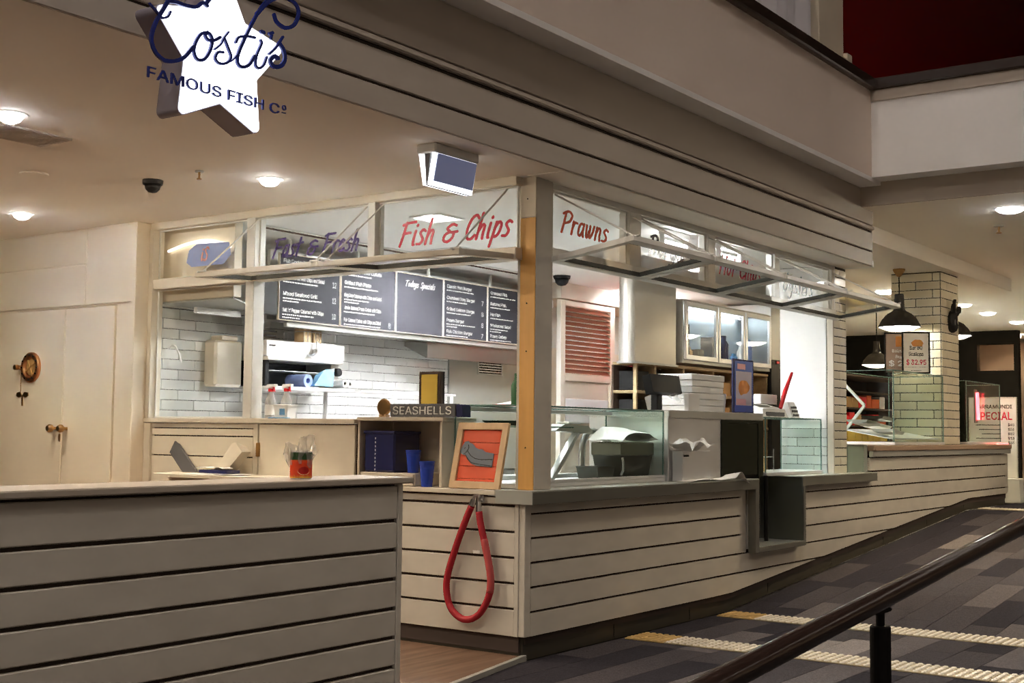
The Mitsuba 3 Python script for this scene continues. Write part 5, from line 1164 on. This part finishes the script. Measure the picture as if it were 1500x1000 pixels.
g3 = glass_case('glass_display', 'glass display case in front of the tiled column', 6.90, 8.60, .06, .70, 1.302, 2.095, True)
part(g3, 'sloping_shelf', hull([(6.95, .10, 1.36), (8.55, .10, 1.36), (6.95, .66, 1.46), (8.55, .66, 1.46), (6.95, .10, 1.37), (8.55, .10, 1.37), (6.95, .66, 1.47), (8.55, .66, 1.47)]), 'm_steel')
part(g3, 'bracket', cat(bar((6.97, .62, 1.95), (6.97, .40, 1.72), (1, 0, 0), .03, .03), bar((6.97, .40, 1.72), (6.97, .62, 1.45), (1, 0, 0), .03, .03)), 'm_steel')
for i, (y, z, m) in enumerate([(.20, 1.44, 'm_steel'), (.34, 1.50, 'm_chrome'), (.48, 1.54, 'm_steel'), (.30, 1.58, 'm_dark_steel')]):
    tk_ = thing('metal_tray', 'steel tray lying in the far glass case, %s' % ['front', 'second', 'third', 'topmost'][i], 'tray')
    part(tk_, 'tray', hull([(6.96, y-.10, z), (7.30, y-.10, z-.03), (6.96, y+.10, z), (7.30, y+.10, z-.03), (6.94, y-.12, z+.03), (7.33, y-.12, z), (6.94, y+.12, z+.03), (7.33, y+.12, z)]), m)
g4 = glass_case('glass_display', 'darker glass display case at the far right end of the counter', 9.50, 11.0, .05, .70, 1.302, 2.08, True)
part(g4, 'back_panel', bx(9.5, 9.53, .06, .70, 1.33, 2.08, .002), 'm_dark_steel')
nn = thing('neon_strip', 'short red neon tube inside the far right glass case', 'neon lamp')
part(nn, 'tube', tube([(10.86, .30, 1.98), (10.90, .30, 1.62)], .022, 10), 'm_lamp', True, emit=(22, .5, .9))
part(nn, 'holder', bx(10.84, 10.94, .32, .34, 1.58, 2.02, .003), 'm_charcoal')
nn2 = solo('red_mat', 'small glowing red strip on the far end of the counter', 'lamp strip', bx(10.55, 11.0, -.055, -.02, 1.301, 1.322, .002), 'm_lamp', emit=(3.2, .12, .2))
def poster(label, c, yaw, w, h, base, items, photo, m):
    k = thing('price_poster', label, 'poster', None)
    a = math.radians(yaw); u = (math.cos(a), math.sin(a), 0); n = (math.sin(a), -math.cos(a), 0); fr = (u, (0, 0, 1), n)
    o = (c[0]-u[0]*w/2, c[1]-u[1]*w/2, c[2])
    part(k, 'board', frame(bx(0, w, 0, h, -.008, 0, .001), o, *fr), m)
    part(k, 'frame', frame(cat(bx(-.016, 0, -.016, h+.016, -.012, .008), bx(w, w+.016, -.016, h+.016, -.012, .008), bx(0, w, -.016, 0, -.012, .008), bx(0, w, h, h+.016, -.012, .008)), o, *fr), 'm_black')
    part(k, 'picture', frame(trimesh.creation.extrude_polygon(photo, .001, engine='earcut'), o, *fr), 'm_chip')
    for t, x, z, hh, ww, mm in items:
        q = letters(t, hh, (0, 0, 0), ((1, 0, 0), (0, 1, 0), (0, 0, 1)), .001, True, ww); q.apply_translation((x, z, .0002))
        part(k, 'lettering', frame(q, o, *fr), mm)
    part(k, 'rule', frame(cat(bx(.05*w, .95*w, .13*h, .135*h, 0, .001, 0), bx(.3*w, .7*w, .04*h, .05*h, 0, .001, 0)), o, *fr), 'm_black')
    part(k, 'foot', frame(bx(.1*w, .9*w, -.02, .0, -.05, -.008, .002), o, *fr), 'm_black')
PW, PH = .29, .44
poster('brown price poster showing $ 29 standing on the far glass case, left', (7.95, .36, 2.118), -52, PW, PH, None, [('$ 29', .03, .075, .06, .24, 'm_letter_white'), ('Balmain', .07, .23, .035, .18, 'm_letter_white'), ('Bugs', .11, .165, .035, .12, 'm_letter_white')], sbox(.12, .30, .26, .41).buffer(.005), 'm_poster_brown')
poster('cream price poster showing $ 32.95 standing on the far glass case, right', (7.93, .15, 2.118), -52, PW, PH, None, [('$ 32.95', .03, .085, .055, .23, 'm_red_sign'), ('Bar BQ', .07, .255, .04, .15, 'm_dark_brown'), ('Scallops', .06, .185, .04, .17, 'm_dark_brown')], Polygon([(.10, .33), (.14, .36), (.20, .355), (.22, .33), (.21, .30), (.12, .30)]).buffer(.01), 'm_poster_cream')
mat('m_poster_brown', (.38, .27, .22), .5); mat('m_poster_cream', (.78, .70, .58), .5)

sb = thing('price_board', 'tall white board lettered SPECIAL standing past the end of the far counter', 'sign board')
part(sb, 'board', bx(11.42, 11.45, -.05, .56, .85, 1.925, .004), 'm_paper')
part(sb, 'edge', cat(bx(11.41, 11.455, -.06, -.05, .85, 1.935), bx(11.41, 11.455, .56, .57, .85, 1.935), bx(11.41, 11.455, -.05, .56, 1.925, 1.935)), 'm_white_frame')
part(sb, 'plinth', bx(11.36, 11.56, -.10, .60, RTOP, .85, .01), 'm_white_frame')
part(sb, 'lettering', letters('BARRAMUNDI', .05, (11.419, .50, 1.78), FX, .001, True, .50), 'm_dark_brown')
part(sb, 'lettering', letters('SPECIAL', .10, (11.419, .50, 1.63), FX, .001, True, .50), 'm_red_sign')
for i, t in enumerate(['$40', '$26', '$22', '$18', '$35']):
    part(sb, 'lettering', letters(t, .032, (11.419, .06, 1.545-.06*i), FX, .001, True), 'm_dark_brown')
    part(sb, 'line', bx(11.417, 11.42, .15, .48-.04*(i % 3), 1.552-.06*i, 1.565-.06*i, 0), 'm_charcoal')
cl_ = thing('creature_ornament', 'dark claw-like ornament fixed on the tiled column', 'ornament')
part(cl_, 'body', crumple(trimesh.creation.icosphere(3, 1.0).apply_transform(np.diag([.10, .07, .14, 1])).apply_translation((9.05, .07, 2.78)), .03, 9, 5), 'm_black', True)
part(cl_, 'claw', tube(spline([(9.0, .05, 2.88), (8.98, .03, 2.98), (9.02, .03, 3.03)], 6), [.03]*6+[.02]*6+[.008], 8), 'm_black', True)
part(cl_, 'claw', tube(spline([(9.12, .05, 2.86), (9.2, .03, 2.95), (9.22, .04, 2.88)], 6), [.03]*6+[.02]*6+[.008], 8), 'm_black', True)
fnt = crumple(hull([(9.75, .35, 2.10), (10.2, .35, 2.10), (9.75, .5, 2.10), (10.2, .5, 2.10), (9.78, .38, 2.55), (10.05, .38, 2.60), (9.8, .48, 2.5), (10.0, .48, 2.55)]).subdivide().subdivide().subdivide(), .05, 7, 2)
solo('sack', 'pale crumpled sack standing on the far right glass case beside the column', 'sack', fnt, 'm_poster_cream', True)
rk = thing('goods_rack', 'rack of coloured packets seen past the tiled pier', 'rack')
for z in (1.32, 1.52, 1.74, 1.95): part(rk, 'shelf', bx(7.7, 10.2, 1.2, 1.55, z-.02, z, .003), 'm_dark_brown')
for x in (7.7, 10.17): part(rk, 'post', bx(x, x+.03, 1.2, 1.55, .03, 2.1, .003), 'm_dark_brown')
part(rk, 'top', bx(7.6, 10.3, 1.0, 1.6, 2.1, 2.12, .003), 'm_dark_brown')  # top board added to shade the packets below
part(rk, 'back', bx(7.7, 10.2, 1.55, 1.57, .03, 2.1, .002), 'm_black')
PKM = ['m_yellow', 'm_orange', 'm_paper', 'm_card', 'm_red', 'm_orange', 'm_wood_light', 'm_dark_brown']
pkc = ['yellow', 'orange', 'white', 'brown', 'red', 'bright orange', 'tan', 'dark']
rnd = random.Random(4)
for j, z in enumerate((1.32, 1.52, 1.74)):
    x = 7.76; i = 0
    while x < 9.85:
        w = rnd.uniform(.16, .3); q = rnd.randrange(8) if j else 0
        solo('packet', '%s packet on the %s shelf of the rack seen past the tiled pier' % (pkc[q], ['lowest', 'middle', 'top'][j]), 'packet', bx(x, x+w-.02, 1.22, 1.45, z+.0005, z+rnd.uniform(.12, .17), .005), PKM[q], group='packets on the rack')
        x += w; i += 1
lb_ = solo('far_lamp', 'small white glowing lamp in the dark far room', 'lamp', bx(17.4, 18.0, 6.90, 6.998, 2.75, 2.79, .003), 'm_lamp', emit=(3, 2.6, 2))
solo('glow_lamp', 'long orange glowing lamp behind the opening in the black wall', 'lamp', bx(21.0, 21.3, 2.3, 2.6, 3.46, 3.515, .003), 'm_lamp', emit=(150, 80, 40))

# ------------------------------------------------------------------ handrail in the right foreground
hr = thing('handrail', 'round dark timber handrail on a black post in the right foreground', 'handrail')
def rzl(x): return .985+.0775*(x+3.28)
HY = -3.4
part(hr, 'rail', tube([(x, HY, rzl(x)) for x in np.linspace(-4.75, 6.0, 24)], .0275, 24), 'm_rail_wood', True)
for x in (-3.28, -1.0, 1.3, 3.6, 5.8):
    g = .0+.0795*(x+4.2)+.0
    z = rzl(x)
    part(hr, 'post', cyl(.026, g-.002, z-.065, (x, HY), 20, .004), 'm_black')
    part(hr, 'stem', cyl(.011, z-.066, z-.02, (x, HY), 14), 'm_black')
    part(hr, 'saddle', bx(x-.05, x+.05, HY-.014, HY+.014, z-.034, z-.024, .003), 'm_black')
